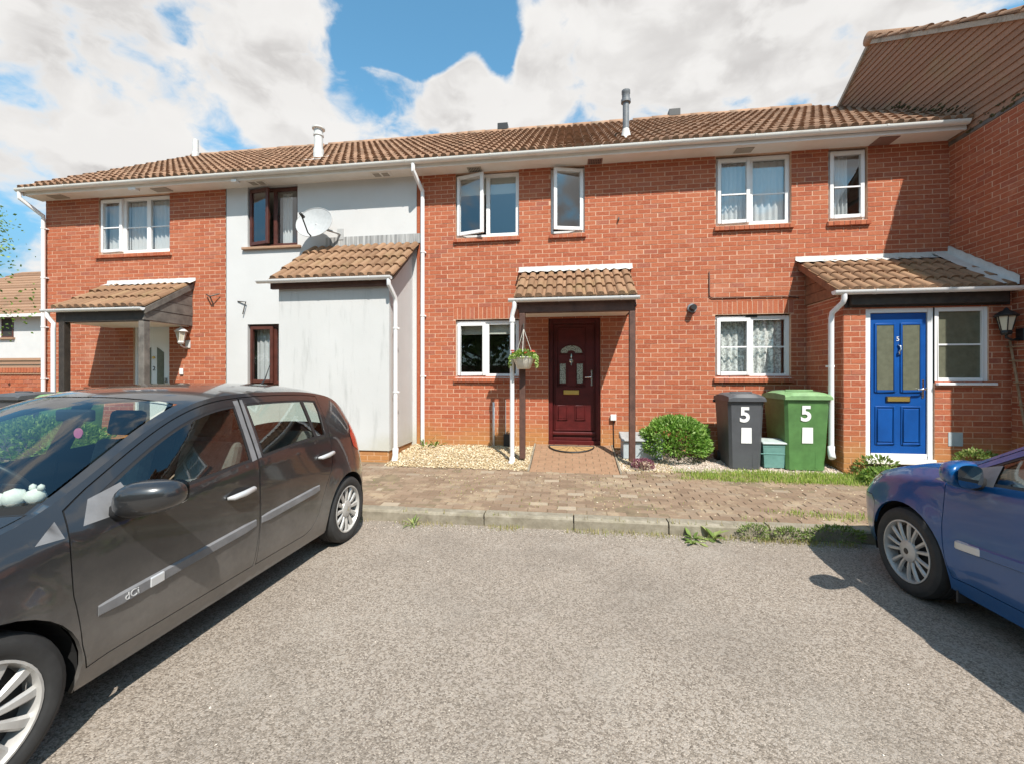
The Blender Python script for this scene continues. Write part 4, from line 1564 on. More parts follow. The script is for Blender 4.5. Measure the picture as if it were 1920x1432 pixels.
    MB().box(5.0, 5.17, yf - .008, yf, .62, .80).obj('gas_flap', 'box_grey', hs)
    return hs


# ------------------------------------------------------------------ neighbouring forward house (right)
def house_right():
    hs = thing('brick_house', 'forward red brick house with boarded gable and tiled roof edge', 'house', (8.2, -.3, .3))
    pl = Plane('x', XE)
    y0, y1 = -2.36, 0.0
    w = wall_panel('gable_wall', hs, pl, y0, y1, .05, 5.09, [], 'mortar')
    lay_bricks(w, pl, y0, -.001, .1, 5.085, [], 290, seed=12, zbase=.08)
    # front and far walls
    mb = MB()
    mb.quad((11.5, y0, 0), (11.5, 6, 0), (11.5, 6, 5.1), (11.5, y0, 5.1))
    mb.obj('far_wall', 'brick', hs)
    fp = Plane('y', y0)
    fw_ = wall_panel('front_wall', hs, fp, XE, 11.5, .02, 5.1, [], 'mortar')
    lay_bricks(fw_, fp, XE + .001, 11.5, .08, 5.09, [], 0, seed=13, zbase=.08)
    # boards of the gable; ridge at y 1.70, z 8.0
    zr, yr, sl = 7.92, 1.70, .65
    mb = MB().add([(XE + .02, -2.7, 5.06), (XE + .02, yr, zr), (XE + .02, 6.1, 5.06)], [(0, 1, 2)])
    gb = mb.obj('gable', 'timber_dark', hs)
    h = .104
    z = 5.10
    while z < zr - .1:
        zb = z + h + .012
        def span(zz):
            d = max(0.02, (zr - zz) / sl)
            return yr - d, yr + d
        a0, a1 = span(z)
        b0, b1 = span(min(zb, zr - .02))
        a0, b0 = max(a0, -2.6), max(b0, -2.6)
        MB().add([(XE - .020, a0, z), (XE - .020, a1, z), (XE + .0, b1, min(zb, zr - .02)), (XE + .0, b0, min(zb, zr - .02)),
                  (XE + .012, a0, z), (XE + .012, a1, z)],
                 [(1, 0, 3, 2), (0, 1, 5, 4)]).obj('cladding_board', 'old_board', gb)
        z += h
    mo = MB()
    rm_ = random.Random(8)
    for i in range(170):
        yy = rm_.uniform(-2.4, 1.2)
        zz = 5.08 + rm_.random() ** 2 * .16 if yy < -.3 else 5.30 + .66 * (yy + .42) + rm_.random() ** 2 * .10
        r_ = rm_.uniform(.010, .028)
        o_ = len(mo.v)
        for q_ in ((0, 1, 0), (0, 0, 1), (0, -1, 0), (0, 0, -1), (-1.1, 0, 0)):
            mo.v.append((XE - .012 + q_[0] * r_ * .8, yy + q_[1] * r_ * 1.6 * rm_.uniform(.7, 1.2), zz + q_[2] * r_ * rm_.uniform(.7, 1.2)))
        mo.f += [(o_, o_ + 1, o_ + 4), (o_ + 1, o_ + 2, o_ + 4), (o_ + 2, o_ + 3, o_ + 4), (o_ + 3, o_, o_ + 4)]
    struct(mo.obj('moss', 'moss', hs), 'stuff')
    MB().box(XE - .012, XE + .01, -2.4, .3, 5.04, 5.10).obj('lead_strip', 'timber_grey', hs)
    # roof with verge tiles
    def top(y):
        return zr + .10 - sl * abs(y - yr)
    ye = -2.82
    mb = MB()
    mb.add([(XE - .02, ye, top(ye) - .03), (11.6, ye, top(ye) - .03), (11.6, yr, top(yr) - .03), (XE - .02, yr, top(yr) - .03), (11.6, 6.2, top(6.2) - .03), (XE - .02, 6.2, top(6.2) - .03)],
           [(0, 1, 2, 3), (3, 2, 4, 5)])
    rf = mb.obj('roof', 'roof_tile', hs)
    und = MB()
    for (a, b) in ((ye, yr), (yr, 6.2)):
        und.prism([(a, top(a) - .115), (b, top(b) - .115), (b, top(b) - .032), (a, top(a) - .032)], XE - .055, XE + .03, 'x')
    und.obj('verge', 'verge_cement', rf)
    p2 = math.atan(sl)
    L = hypot(yr - ye, top(yr) - top(ye))
    lay_tiles(rf, TILE, XE - .075, XE + .225, ye, top(ye) - .03, p2, L, seed=31)
    # far slope tiles of the verge
    n = 9
    for j in range(n):
        d = j * .345
        o = link('tile', TILE, rf)
        o.location = (XE + .225, yr + (L - d) * cos(p2), top(yr) - .03 - (L - d) * sin(p2))
        o.rotation_euler = (p2, 0, pi)
    MB().tube([(XE - .08, yr, top(yr) - .01), (XE + 5, yr, top(yr) - .01)], .12, 14).obj('ridge_tile', 'ridge_tile', rf, smooth=True)
    return hs


H2 = house_white_door()
H3 = house_white()
H4 = house_red_door()
H5 = house_blue_door()
H6 = house_right()

# curtains and blinds
curtain(-9.30, -8.80, 4.03, 5.05, .165, 'white curtain in left light of white three-light window', 4)
curtain(-8.78, -8.28, 4.03, 5.05, .17, 'white curtain in middle light of white three-light window', 5)
curtain(-8.25, -7.78, 4.03, 5.05, .165, 'white curtain in right light of white three-light window', 5)
curtain(-5.98, -5.08, 1.44, 2.48, .165, 'white net curtain in brown ground floor window', 9)
curtain(-5.45, -5.25, 4.03, 5.05, .18, 'pale curtain drawn aside in brown upstairs window', 3)
curtain(2.43, 2.93, 4.03, 5.06, .165, 'white net curtain behind left light of two-light upstairs window', 6)
curtain(2.97, 3.47, 4.03, 5.06, .165, 'white net curtain behind right light of two-light upstairs window', 5)
curtain(4.12, 4.42, 4.03, 5.06, .165, 'pale net curtain behind narrow upstairs window beside gable', 5)
curtain(2.43, 3.44, 1.58, 2.46, .165, 'patterned lace curtain in ground floor window above bins', 9, .03, 'lace_curtain')
for (a, b, z0, z1, lb) in ((-1.94, -.91, 4.80, 5.10, 'rolled blind in upstairs window with one light ajar'),
                           (-1.94, -.91, 2.30, 2.52, 'rolled blind in ground floor window beside the red door')):
    mb = MB().box(a, b, .155, .16, z0, z1)
    mb.tube([(a, .16, z0), (b, .16, z0)], .012, 8)
    tag(mb.obj('roller_blind', 'roller_blind'), lb, 'blind')


# ------------------------------------------------------------------ cars
def mono(tab):
    """monotone cubic through (x, y) pairs"""
    tab = sorted(tab)
    xs = [t[0] for t in tab]
    ys = [t[1] for t in tab]
    n = len(xs)
    d = [(ys[i + 1] - ys[i]) / (xs[i + 1] - xs[i]) for i in range(n - 1)]
    ms = [d[0]] + [0 if d[i - 1] * d[i] <= 0 else 2 * d[i - 1] * d[i] / (d[i - 1] + d[i]) for i in range(1, n - 1)] + [d[-1]]

    def f(x):
        if x <= xs[0]:
            return ys[0]
        if x >= xs[-1]:
            return ys[-1]
        lo = 0
        while xs[lo + 1] < x:
            lo += 1
        h = xs[lo + 1] - xs[lo]
        t = (x - xs[lo]) / h
        return ((2 * t ** 3 - 3 * t * t + 1) * ys[lo] + (t ** 3 - 2 * t * t + t) * h * ms[lo]
                + (-2 * t ** 3 + 3 * t * t) * ys[lo + 1] + (t ** 3 - t * t) * h * ms[lo + 1])
    return f


def smooth_tab(tab, sig=.085):
    """mono() sampled and blurred a little, so that panels and glass reflect without ripples"""
    f = mono(tab)
    a, b = min(t[0] for t in tab), max(t[0] for t in tab)
    n = int((b - a) / .01)
    ys = [f(a + (b - a) * i / n) for i in range(n + 1)]
    out = []
    for i in range(n + 1):
        s_ = min(sig, .5 * min(i, n - i) * (b - a) / n + 1e-4)
        k = int(3 * s_ / .01) + 1
        wsum = ysum = 0.0
        for j in range(max(0, i - k), min(n, i + k) + 1):
            w = math.exp(-.5 * ((j - i) * .01 / s_) ** 2)
            wsum += w
            ysum += w * ys[j]
        out.append(ysum / wsum)

    def g_(x):
        t = (x - a) / (b - a) * n
        if t <= 0:
            return out[0]
        if t >= n:
            return out[-1]
        i = int(t)
        return out[i] + (out[i + 1] - out[i]) * (t - i)
    return g_


XR, XF = -0.60, 3.36
WB = 2.575
f_zc = smooth_tab([(-.60, .74), (-.56, .90), (-.50, 1.02), (-.36, 1.22), (-.22, 1.395), (0, 1.44), (.4, 1.478), (.9, 1.488), (1.35, 1.468), (1.62, 1.415),
             (2.0, 1.215), (2.42, .985), (2.6, .955), (2.9, .895), (3.15, .80), (3.30, .69), (3.36, .60)])
f_zt = smooth_tab([(-.60, .68), (-.54, .80), (-.46, 1.00), (-.36, 1.15), (-.24, 1.30), (0, 1.365), (.4, 1.408), (.9, 1.418), (1.25, 1.405), (1.5, 1.355),
             (1.75, 1.255), (2.0, 1.12), (2.2, 1.005), (2.32, .945), (2.5, .905), (2.75, .86), (3.0, .79), (3.2, .69), (3.30, .62), (3.36, .56)])
f_yt = smooth_tab([(-.60, .55), (-.5, .64), (-.42, .645), (-.3, .60), (-.15, .575), (.2, .58), (.8, .59), (1.3, .60), (1.6, .625), (2.0, .68), (2.3, .715),
             (2.6, .735), (2.9, .72), (3.1, .68), (3.25, .60), (3.36, .45)])
f_zb = smooth_tab([(-.60, .64), (-.5, .74), (-.4, .90), (-.25, .985), (0, 1.005), (.5, 1.005), (1.0, .975), (1.5, .935), (2.0, .895), (2.4, .85), (2.8, .775),
             (3.1, .69), (3.25, .62), (3.36, .52)])
f_yb = smooth_tab([(-.60, .58), (-.5, .69), (-.4, .735), (-.2, .765), (.2, .79), (.8, .812), (1.5, .825), (2.1, .832), (2.5, .828), (2.8, .81), (3.05, .765), (3.2, .69), (3.3, .60), (3.36, .48)])
f_yw = smooth_tab([(-.60, .60), (-.52, .72), (-.40, .79), (-.2, .835), (.0, .848), (.5, .845), (1.2, .842), (2.0, .846), (2.5, .852), (2.8, .842), (3.0, .81), (3.15, .75), (3.28, .65), (3.36, .50)])


def side_y(x, z):
    zb, zt = f_zb(x), f_zt(x)
    yw, yb, yt = f_yw(x), f_yb(x), f_yt(x)
    zw = min(.56, zb - .07)
    zs = .18
    if zt < zb + .02:
        zt = zb + .02
    zl = zb - .015
    if z > zl:
        t = (z - zl) / (zt - zl)
        return yb + (yt - yb) * t + .030 * t * (1 - t)
    y = mono([(zs, yw - .060), (.27, yw - .030), (.36, yw - .010), (zw, yw), (zl, yb)])(z)
    for ax in (0.0, WB):
        r = hypot(x - ax, z - .30)
        if r < .46:
            y += .016 * max(0.0, min(1.0, (.46 - r) / .10)) * (1 if z < .72 else 0)
    return y


def top_z(x, y):
    yt = f_yt(x)
    zt, zc = f_zt(x), f_zc(x)
    t = min(1.0, abs(y) / yt)
    return zt + (zc - zt) * (1 - t ** 2.5)


def inpoly(x, y, poly):
    r = False
    j = len(poly) - 1
    for i in range(len(poly)):
        xi, yi = poly[i]
        xj, yj = poly[j]
        if (yi > y) != (yj > y) and x < (xj - xi) * (y - yi) / (yj - yi) + xi:
            r = not r
        j = i
    return r


def offset_poly(poly, d):
    a = sum(poly[i][0] * poly[(i + 1) % len(poly)][1] - poly[(i + 1) % len(poly)][0] * poly[i][1] for i in range(len(poly)))
    s = 1 if a > 0 else -1
    out = []
    n = len(poly)
    for i in range(n):
        p0, p1, p2 = Vector(poly[i - 1]), Vector(poly[i]), Vector(poly[(i + 1) % n])
        e1, e2 = (p1 - p0).normalized(), (p2 - p1).normalized()
        n1, n2 = Vector((e1.y, -e1.x)) * s, Vector((e2.y, -e2.x)) * s
        m_ = (n1 + n2)
        if m_.length < 1e-6:
            m_ = n1
        m_.normalize()
        k = d / max(.4, m_.dot(n1))
        q = p1 + m_ * k
        out.append((q.x, q.y))
    return out


def dense(poly, step=.04):
    out = []
    for i in range(len(poly)):
        a, b = Vector(poly[i]), Vector(poly[(i + 1) % len(poly)])
        k = max(1, int((b - a).length / step))
        for j in range(k):
            q = a.lerp(b, j / k)
            out.append((q.x, q.y))
    return out


def chart(outline, polys, step, xs=None):
    """constrained triangulation of outline with polys; returns verts2d, tris"""
    vs, es = [], []
    for pl_ in [outline] + polys:
        o = len(vs)
        vs += [Vector(p) for p in pl_]
        es += [(o + i, o + (i + 1) % len(pl_)) for i in range(len(pl_))]
    x0 = min(p[0] for p in outline)
    x1 = max(p[0] for p in outline)
    y0 = min(p[1] for p in outline)
    y1 = max(p[1] for p in outline)
    x = x0 + step * .5
    k = 0
    while x < x1:
        y = y0 + step * (.5 if k % 2 else .25)
        while y < y1:
            if inpoly(x, y, outline):
                vs.append(Vector((x, y)))
            y += step
        x += step * (.5 if (x < -.35 or x > 3.0) else 1)
        k += 1
    r = delaunay_2d_cdt(vs, es, [], 0, 1e-5)
    v2 = [(p.x, p.y) for p in r[0]]
    tris = []
    for t in r[2]:
        if len(t) != 3:
            continue
        cx_ = sum(v2[i][0] for i in t) / 3
        cy_ = sum(v2[i][1] for i in t) / 3
        if inpoly(cx_, cy_, outline):
            a, b, c_ = (v2[i] for i in t)
            if (b[0] - a[0]) * (c_[1] - a[1]) - (c_[0] - a[0]) * (b[1] - a[1]) < 0:
                t = t[::-1]
            tris.append((tuple(t), cx_, cy_))
    return v2, tris


def frange(a, b, n):
    return [a + (b - a) * i / n for i in range(n + 1)]


def car_charts():
    # side view outlines (x, z)
    bot = [(XR, .34), (-.48, .24)]
    arch = lambda cx_: [(cx_ + .345 * cos(a), .30 + .345 * sin(a)) for a in frange(pi + .30, -.30, 22)]
    bot = [(XR, .36), (-.50, .23)] + arch(0.0) + [(.42, .185), (2.15, .185)] + arch(WB) + [(3.05, .215), (3.28, .24), (XF, .30)]
    topl = [(x, f_zt(x)) for x in frange(XF, XR, 70)]
    outline = bot + topl
    B = [(1.185, .285), (1.172, .5), (1.155, .78), (1.142, .975)]            # B seam, bottom to belt
    fd_top = [(x, f_zt(x) - .030) for x in frange(1.09, 2.12, 18)]
    front_door = [(2.205, .285)] + [(1.20, .285)] + B[1:] + [(1.12, 1.2)] + fd_top + [(2.225, .955), (2.262, .85), (2.262, .62), (2.235, .40)]
    rear_seam = [(.10, 1.335), (.17, 1.15), (.215, 1.0), (.225, .90), (.235, .80), (.285, .71), (.365, .62), (.425, .52), (.475, .40), (.56, .31), (.63, .285)]
    rd_top = [(x, f_zt(x) - .030) for x in frange(1.075, .14, 16)]
    rear_door = rear_seam[1:] + [(1.170, .285)] + [(a - .014, b) for a, b in B[1:]] + [(1.106, 1.2)] + rd_top
    fo_b = [(x, f_zb(x) + .012) for x in frange(1.195, 2.10, 14)]
    fo_t = [(x, f_zt(x) - .072) for x in frange(2.12, 1.14, 18)]
    front_open = fo_b + fo_t
    ro_b = [(x, f_zb(x) + .012) for x in frange(.27, 1.085, 12)]
    ro_t = [(x, f_zt(x) - .072) for x in frange(1.045, .19, 12)]
    rear_open = ro_b + ro_t + [(.20, 1.22)]
    sail = [(1.965, f_zb(1.965) + .006), (2.20, f_zb(2.2) + .012), (2.135, f_zt(2.135) - .06), (1.99, f_zb(1.99) + .13)]
    pillar = [(1.19, .97), (1.14, 1.37), (1.05, 1.375), (1.095, .985)]
    fender_tip = [(2.272, f_zt(2.272) - .045), (2.276, .862), (2.37, .862)]
    lamp = [(-.27, 1.075), (-.17, .97), (-.20, .86), (-.33, .79), (-.53, .80), (-.50, .95), (-.42, 1.06)]
    head = [(2.93, .765), (2.98, .69), (3.12, .62), (3.30, .56), (3.345, .575), (3.22, .665), (3.05, .755)]
    rbump = [(XR - .02, .20), (XR - .02, .70), (-.45, .705), (-.34, .66), (-.335, .18)]
    fbump = [(XF + .02, .20), (XF + .02, .53), (3.1, .585), (2.98, .60), (2.905, .56), (2.915, .18)]
    glass_f = offset_poly(front_open, -.016)
    glass_r = offset_poly(rear_open, -.016)
    div = [(.405, .98), (.445, .98), (.40, 1.36), (.36, 1.36)]
    gap = .0055
    P = {'front_door': front_door, 'rear_door': rear_door}
    gaps = [offset_poly(front_door, gap), offset_poly(rear_door, gap)]
    polys = [fender_tip, front_door, rear_door, front_open, rear_open, glass_f, glass_r, sail, pillar, div, lamp, head, rbump, fbump] + gaps + [offset_poly(rbump, gap), offset_poly(fbump, gap), offset_poly(lamp, .004), offset_poly(head, .004)]
    v2, tris = chart(outline, [dense(p_, .05) for p_ in polys], .042)

    def cls(x, z):
        if inpoly(x, z, front_open):
            if inpoly(x, z, sail):
                return 'mirror_sail'
            return 'front_window' if inpoly(x, z, glass_f) else 'front_trim'
        if inpoly(x, z, rear_open):
            if inpoly(x, z, div):
                return 'rear_trim'
            if inpoly(x, z, glass_r):
                return 'quarter_window' if x < .40 else 'rear_window'
            return 'rear_trim'
        if inpoly(x, z, sail) and x < 2.2:
            return 'mirror_sail'
        if inpoly(x, z, pillar):
            return 'pillar_trim' if inpoly(x, z, front_door) or inpoly(x, z, rear_door) else None
        if inpoly(x, z, front_door):
            return 'front_door'
        if inpoly(x, z, rear_door):
            return 'rear_door'
        if inpoly(x, z, gaps[0]) or inpoly(x, z, gaps[1]):
            return None
        if inpoly(x, z, fender_tip):
            return 'fender_trim'
        if inpoly(x, z, lamp):
            return 'tail_lamp'
        if inpoly(x, z, head):
            return 'headlight'
        if inpoly(x, z, rbump):
            return 'rear_bumper'
        if inpoly(x, z, fbump):
            return 'front_bumper'
        if inpoly(x, z, polys[-4]) or inpoly(x, z, polys[-3]) or inpoly(x, z, polys[-2]) or inpoly(x, z, polys[-1]):
            return None
        return 'body'
    side = {}
    for t, cx_, cz_ in tris:
        k = cls(cx_, cz_)
        side.setdefault(k or 'gap', []).append(t)
    side_in = [t for t, cx_, cz_ in tris if cls(cx_, cz_) not in ('front_window', 'rear_window', 'quarter_window')]
    sv = [(x, side_y(x, z), z) for x, z in v2]
    # plan view (x, y)
    up = [(x, f_yt(x)) for x in frange(XR, XF, 64)]
    out2 = [(x, -y) for x, y in up] + up[::-1]
    wbase = lambda y: 2.44 - .20 * (abs(y) / .66) ** 2
    wtop = lambda y: 1.62 - .10 * (abs(y) / .56) ** 2
    ys = frange(-.655, .655, 16)
    yt_ = frange(.555, -.555, 14)
    wind = [(wbase(y), y) for y in ys] + [(wtop(y), y) for y in yt_]
    cowl = [(wbase(y) + .07, y * 1.03) for y in ys] + [(wbase(y), y) for y in ys[::-1]]
    hood = [(wbase(y) + .076, y * 1.04) for y in ys] + [(2.75, .695), (3.0, .655), (3.15, .60), (3.26, .48), (3.30, .2), (3.30, -.2), (3.26, -.48), (3.15, -.60), (3.0, -.655), (2.75, -.695)]
    hatch_glass = [(-.24, y) for y in frange(-.47, .47, 8)] + [(-.47, .52), (-.47, -.52)]
    hood_g = offset_poly(hood, .006)
    polys2 = [wind, cowl, hood, hatch_glass, hood_g, offset_poly(wind, .012)]
    v3, tris3 = chart(out2, [dense(p_, .06) for p_ in polys2], .055)
    top = {}
    for t, cx_, cy_ in tris3:
        if inpoly(cx_, cy_, wind):
            k = 'windscreen'
        elif inpoly(cx_, cy_, cowl):
            k = 'cowl'
        elif inpoly(cx_, cy_, hood):
            k = 'bonnet'
        elif inpoly(cx_, cy_, hatch_glass):
            k = 'hatch_glass'
        elif inpoly(cx_, cy_, polys2[5]):
            k = 'screen_seal'
        elif inpoly(cx_, cy_, hood_g):
            k = 'gap'
        else:
            k = 'roof' if cx_ < 2.2 else 'body'
        top.setdefault(k, []).append(t)
    tv = [(x, y, top_z(x, y)) for x, y in v3]
    return sv, side, side_in, tv, top


CH = None


def sub_mesh(verts, tris, flip=False, mirror=False, push=0.0, thick=0.0):
    used = {}
    vs, fs = [], []
    for t in tris:
        q = []
        for i in t:
            if i not in used:
                used[i] = len(vs)
                x, y, z = verts[i]
                vs.append((x, -y if mirror else y, z))
            q.append(used[i])
        fs.append(tuple(q[::-1]) if flip else tuple(q))
    if thick:                       # rim turned inwards so that the gap has depth
        cnt = {}
        for f in fs:
            for a, b in ((f[0], f[1]), (f[1], f[2]), (f[2], f[0])):
                k = (min(a, b), max(a, b))
                cnt[k] = (cnt.get(k, (0, 0, 0))[0] + 1, a, b)
        inn = {}
        for k, (c, a, b) in list(cnt.items()):
            if c == 1:
                for i in (a, b):
                    if i not in inn:
                        inn[i] = len(vs)
                        x, y, z = vs[i]
                        vs.append((x, y, z))
                        vs.append((x, y - (thick if y > 0 else -thick), z))
                fs.append((inn[b], inn[a], inn[a] + 1, inn[b] + 1))
    mb = MB()
    mb.v, mb.f = vs, fs
    return mb


def make_wheel(parent, loc, out, style, dark):
    """wheel in the car's own frame; out = +1 for the +y side"""
    R = .302
    mb = MB().lathe([(.214, .084), (.212, .094), (.203, .095), (.198, .082), (.192, .045), (.192, -.08)], n=40, axis='y')
    ns = 14 if style == 'pairs' else 12
    for k in range(ns):
        if style == 'pairs':
            a = 2 * pi * (k // 2) / (ns // 2) + (.20 if k % 2 else -.20)
            a0 = 2 * pi * (k // 2) / (ns // 2) + (.17 if k % 2 else -.17)
            w0, w1 = .0105, .0145
        else:
            a = a0 = 2 * pi * k / ns
            w0, w1 = .013, .024
        def pt(r, ang, w, y):
            return (r * cos(ang) - w * sin(ang), y, r * sin(ang) + w * cos(ang))
        secs = [(.045, a0, w0, .070), (.11, (a + a0) / 2, (w0 + w1) / 2, .082), (.17, a, w1, .082), (.198, a, w1 * 1.1, .078)]
        vs = []
        for (r, an, w, y) in secs:
            vs += [pt(r, an, -w, y - .012), pt(r, an, -w * .55, y), pt(r, an, w * .55, y), pt(r, an, w, y - .012)]
        fs = []
        for i in range(3):
            for j in range(3):
                q = i * 4 + j
                fs.append((q, q + 4, q + 5, q + 1))
        mb.add(vs, fs)
    w = mb.obj('wheel', 'wheel_silver', parent, auto=45)
    hub = MB().lathe([(.078, .066), (.073, .080), (.056, .087), (.032, .089), (.0, .090)], n=24, axis='y').obj('hub_cap', 'wheel_silver', w, auto=40)
    em = MB().lathe([(.022, .0885), (.019, .0912), (.0, .0915)], n=20, axis='y').obj('emblem', 'chrome' if not dark else 'trim_black', w, auto=40)
    di = MB().lathe([(.0, .02), (.192, .02)], n=32, axis='y').obj('brake_disc', 'wheel_dark', w)
    ty = MB().lathe([(.200, -.09), (.235, -.1), (.272, -.098), (.293, -.085), (R, -.065), (R, -.03), (R - .006, -.026), (R - .006, -.018), (R, -.014), (R, .014), (R - .006, .018), (R - .006, .026),
                     (R, .03), (R, .065), (.293, .085), (.272, .098), (.268, .100), (.255, .100), (.235, .1), (.228, .096), (.213, .09)], n=44, axis='y').obj('tyre', 'rubber', w, auto=30)
    w.location = (loc[0], loc[1] * out, loc[2])
    if out < 0:
        w.rotation_euler = (0, 0, pi)
    return w


def make_car(name, label, cat, loc, rotz, paint, style='blade', handle='silver_paint', mould='trim_grey', badge=None, flaps=False):
    global CH
    if CH is None:
        CH = car_charts()
    sv, side, side_in, tv, top = CH
    car = thing(name, label, cat, loc, local=True, rotz=rotz)
    mats = {'front_trim': 'trim_black', 'rear_trim': 'trim_black', 'mirror_sail': 'trim_grey', 'fender_trim': 'trim_grey', 'pillar_trim': 'trim_grey', 'front_window': 'car_glass', 'rear_window': 'car_glass',
            'quarter_window': 'car_glass', 'tail_lamp': 'lamp_red', 'headlight': 'lamp_clear'}
    # body: both sides and the top skin together
    body = MB()
    for mir in (False, True):
        s = sub_mesh(sv, side['body'], flip=not mir, mirror=mir, thick=.02)
        body.add(s.v, s.f)
    for k in ('body', 'roof'):
        s = sub_mesh(tv, top[k])
        body.add(s.v, s.f)
    # closing faces at nose and tail
    for xe in (XR, XF):
        zz = frange(.30 if xe > 0 else .36, f_zt(xe), 6)
        ring_ = [(xe, side_y(xe, z), z) for z in zz] + [(xe, y, top_z(xe, y)) for y in frange(f_yt(xe), -f_yt(xe), 8)[1:-1]] + [(xe, -side_y(xe, z), z) for z in zz[::-1]]
        body.add(ring_, [tuple(range(len(ring_)))])
    bo = body.obj('body', paint, car, smooth=True)
    # dark layer just under the skin, seen in the gaps
    inner = MB()
    for mir in (False, True):
        s = sub_mesh([(x, y - .014, z) for x, y, z in sv], side_in, flip=not mir, mirror=mir)
        inner.add(s.v, s.f)
    for k in ('gap', 'cowl', 'screen_seal'):
        s = sub_mesh([(x, y, z - .012) for x, y, z in tv], top.get(k, []))
        inner.add(s.v, s.f)
    inner.obj('shell', 'gap_black', car, smooth=True)
    for k, nm, mt in (('windscreen', 'windscreen', 'car_glass'), ('hatch_glass', 'rear_screen', 'car_glass'), ('bonnet', 'bonnet', paint)):
        sub_mesh(tv, top[k]).obj(nm, mt, car, smooth=True)
    doors = {}
    for mir in (False, True):
        sg = -1 if mir else 1
        for k in ('front_door', 'rear_door'):
            d = sub_mesh(sv, side[k], flip=not mir, mirror=mir, thick=.018).obj('door', paint, car, smooth=True)
            doors[(k, sg)] = d
        def sub(k, nm, par, mt=None, off=0.0):
            if side.get(k):
                return sub_mesh([(x, y - off, z) for x, y, z in sv], side[k], flip=not mir, mirror=mir).obj(nm, mt or mats[k], par, smooth=True)
        sub('front_window', 'side_window', doors[('front_door', sg)], off=.006)
        sub('front_trim', 'window_trim', doors[('front_door', sg)], off=.003)
        sub('mirror_sail', 'mirror_sail', doors[('front_door', sg)])
        sub('rear_window', 'side_window', doors[('rear_door', sg)], off=.006)
        sub('quarter_window', 'quarter_window', doors[('rear_door', sg)], off=.006)
        sub('rear_trim', 'window_trim', doors[('rear_door', sg)], off=.003)
        sub('pillar_trim', 'pillar_trim', doors[('rear_door', sg)], off=.002)
        sub('fender_trim', 'fender_trim', car, off=-.001)
        sub('tail_lamp', 'tail_lamp', car, off=-.004)
        sub('headlight', 'headlight', car, off=.002)
        sub('rear_bumper', 'rear_bumper', car, paint)
        sub('front_bumper', 'front_bumper', car, paint)
        # moulding strips
        def strip(x0, x1, par, mt, h0=.030, zf=lambda x: .618 - (x - .45) * .066, t=.013, nm='side_moulding'):
            m_ = MB()
            xs_ = frange(x0, x1, 10)
            for i, x in enumerate(xs_):
                z = zf(x)
                hh = h0 * (.82 if i in (0, 10) else 1)
                pr = t * (.4 if i in (0, 10) else 1)
                for (dz, o) in ((-hh, .0), (-hh * .72, pr), (hh * .72, pr), (hh, .0)):
                    m_.v.append((x, sg * (side_y(x, z + dz) + o), z + dz))
            for i in range(10):
                for j in range(3):
                    q = i * 4 + j
                    f = (q, q + 4, q + 5, q + 1)
                    m_.f.append(f if sg < 0 else f[::-1])
            m_.f.append((0, 1, 2, 3))
            m_.f.append((40, 41, 42, 43))
            return m_.obj(nm, mt, par, auto=40)
        strip(.47, 1.148, doors[('rear_door', sg)], mould)
        mo = strip(1.20, 2.17, doors[('front_door', sg)], mould)
        strip(*((1.86, 1.945) if badge else (1.99, 2.17)), doors[('front_door', sg)], 'silver_paint', h0=.0285, t=.017, nm='badge_plate')
        if badge and sg > 0:
            zz = .618 - (2.03 - .45) * .066
            lettering(badge, .048, 'silver_paint', doors[('front_door', sg)], (2.03, side_y(2.03, zz) + .014, zz), (pi / 2, -.066, pi), .002, 'badge')
        # handles
        for (k, hx, hz) in (('front_door', 1.33, .80), ('rear_door', .345, .865)):
            y = side_y(hx, hz)
            h_ = MB().tube([(hx - .115, sg * (y + .008), hz + .006), (hx - .09, sg * (y + .030), hz + .006), (hx, sg * (y + .040), hz), (hx + .08, sg * (y + .030), hz - .006), (hx + .105, sg * (y + .006), hz - .008)],
                           [.010, .017, .019, .017, .009], 10)
            h_.obj('handle', handle, doors[(k, sg)], smooth=True)
            c_ = MB()
            n = 16
            c_.v = [(hx, sg * (side_y(hx, hz) + .003), hz)] + [(hx + .085 * cos(2 * pi * i / n), sg * (side_y(hx + .085 * cos(2 * pi * i / n), hz + .036 * sin(2 * pi * i / n)) + .0025), hz + .036 * sin(2 * pi * i / n)) for i in range(n)]
            c_.f = [((0, 1 + i, 1 + (i + 1) % n) if sg < 0 else (0, 1 + (i + 1) % n, 1 + i)) for i in range(n)]
            c_.obj('handle_cup', 'trim_black', doors[(k, sg)], smooth=True)
        # mirror
        mx, mz = 2.00, .965
        my = side_y(mx, .92) + .135
        m_ = MB()
        nu, nv = 22, 14
        sgn = lambda v, e: math.copysign(abs(v) ** e, v)
        for i in range(nv + 1):
            ph_ = -pi / 2 + pi * i / nv
            for j in range(nu):
                th_ = 2 * pi * j / nu
                ex, ey, ez = sgn(cos(ph_), .75) * sgn(cos(th_), .75), sgn(cos(ph_), .75) * sgn(sin(th_), .75), sgn(sin(ph_), .8)
                px_ = ex * (.105 if ex > 0 else .045)
                m_.v.append((mx + px_ - .05 * ey * 1.0, sg * (my + ey * .118), mz + ez * .080 * (1 - .16 * ey) + .01 * ey))
        for i in range(nv):
            for j in range(nu):
                a, b = i * nu + j, i * nu + (j + 1) % nu
                f = (a, b, b + nu, a + nu)
                m_.f.append(f if sg > 0 else f[::-1])
        mi = m_.obj('mirror', paint, car, smooth=True)
        MB().tube([(mx + .06, sg * (side_y(mx + .06, .90) - .01), .905), (mx + .035, sg * (my - .05), .925)], [.045, .05], 8).obj('mirror_arm', 'trim_black', mi, smooth=True)
        gpl = MB()
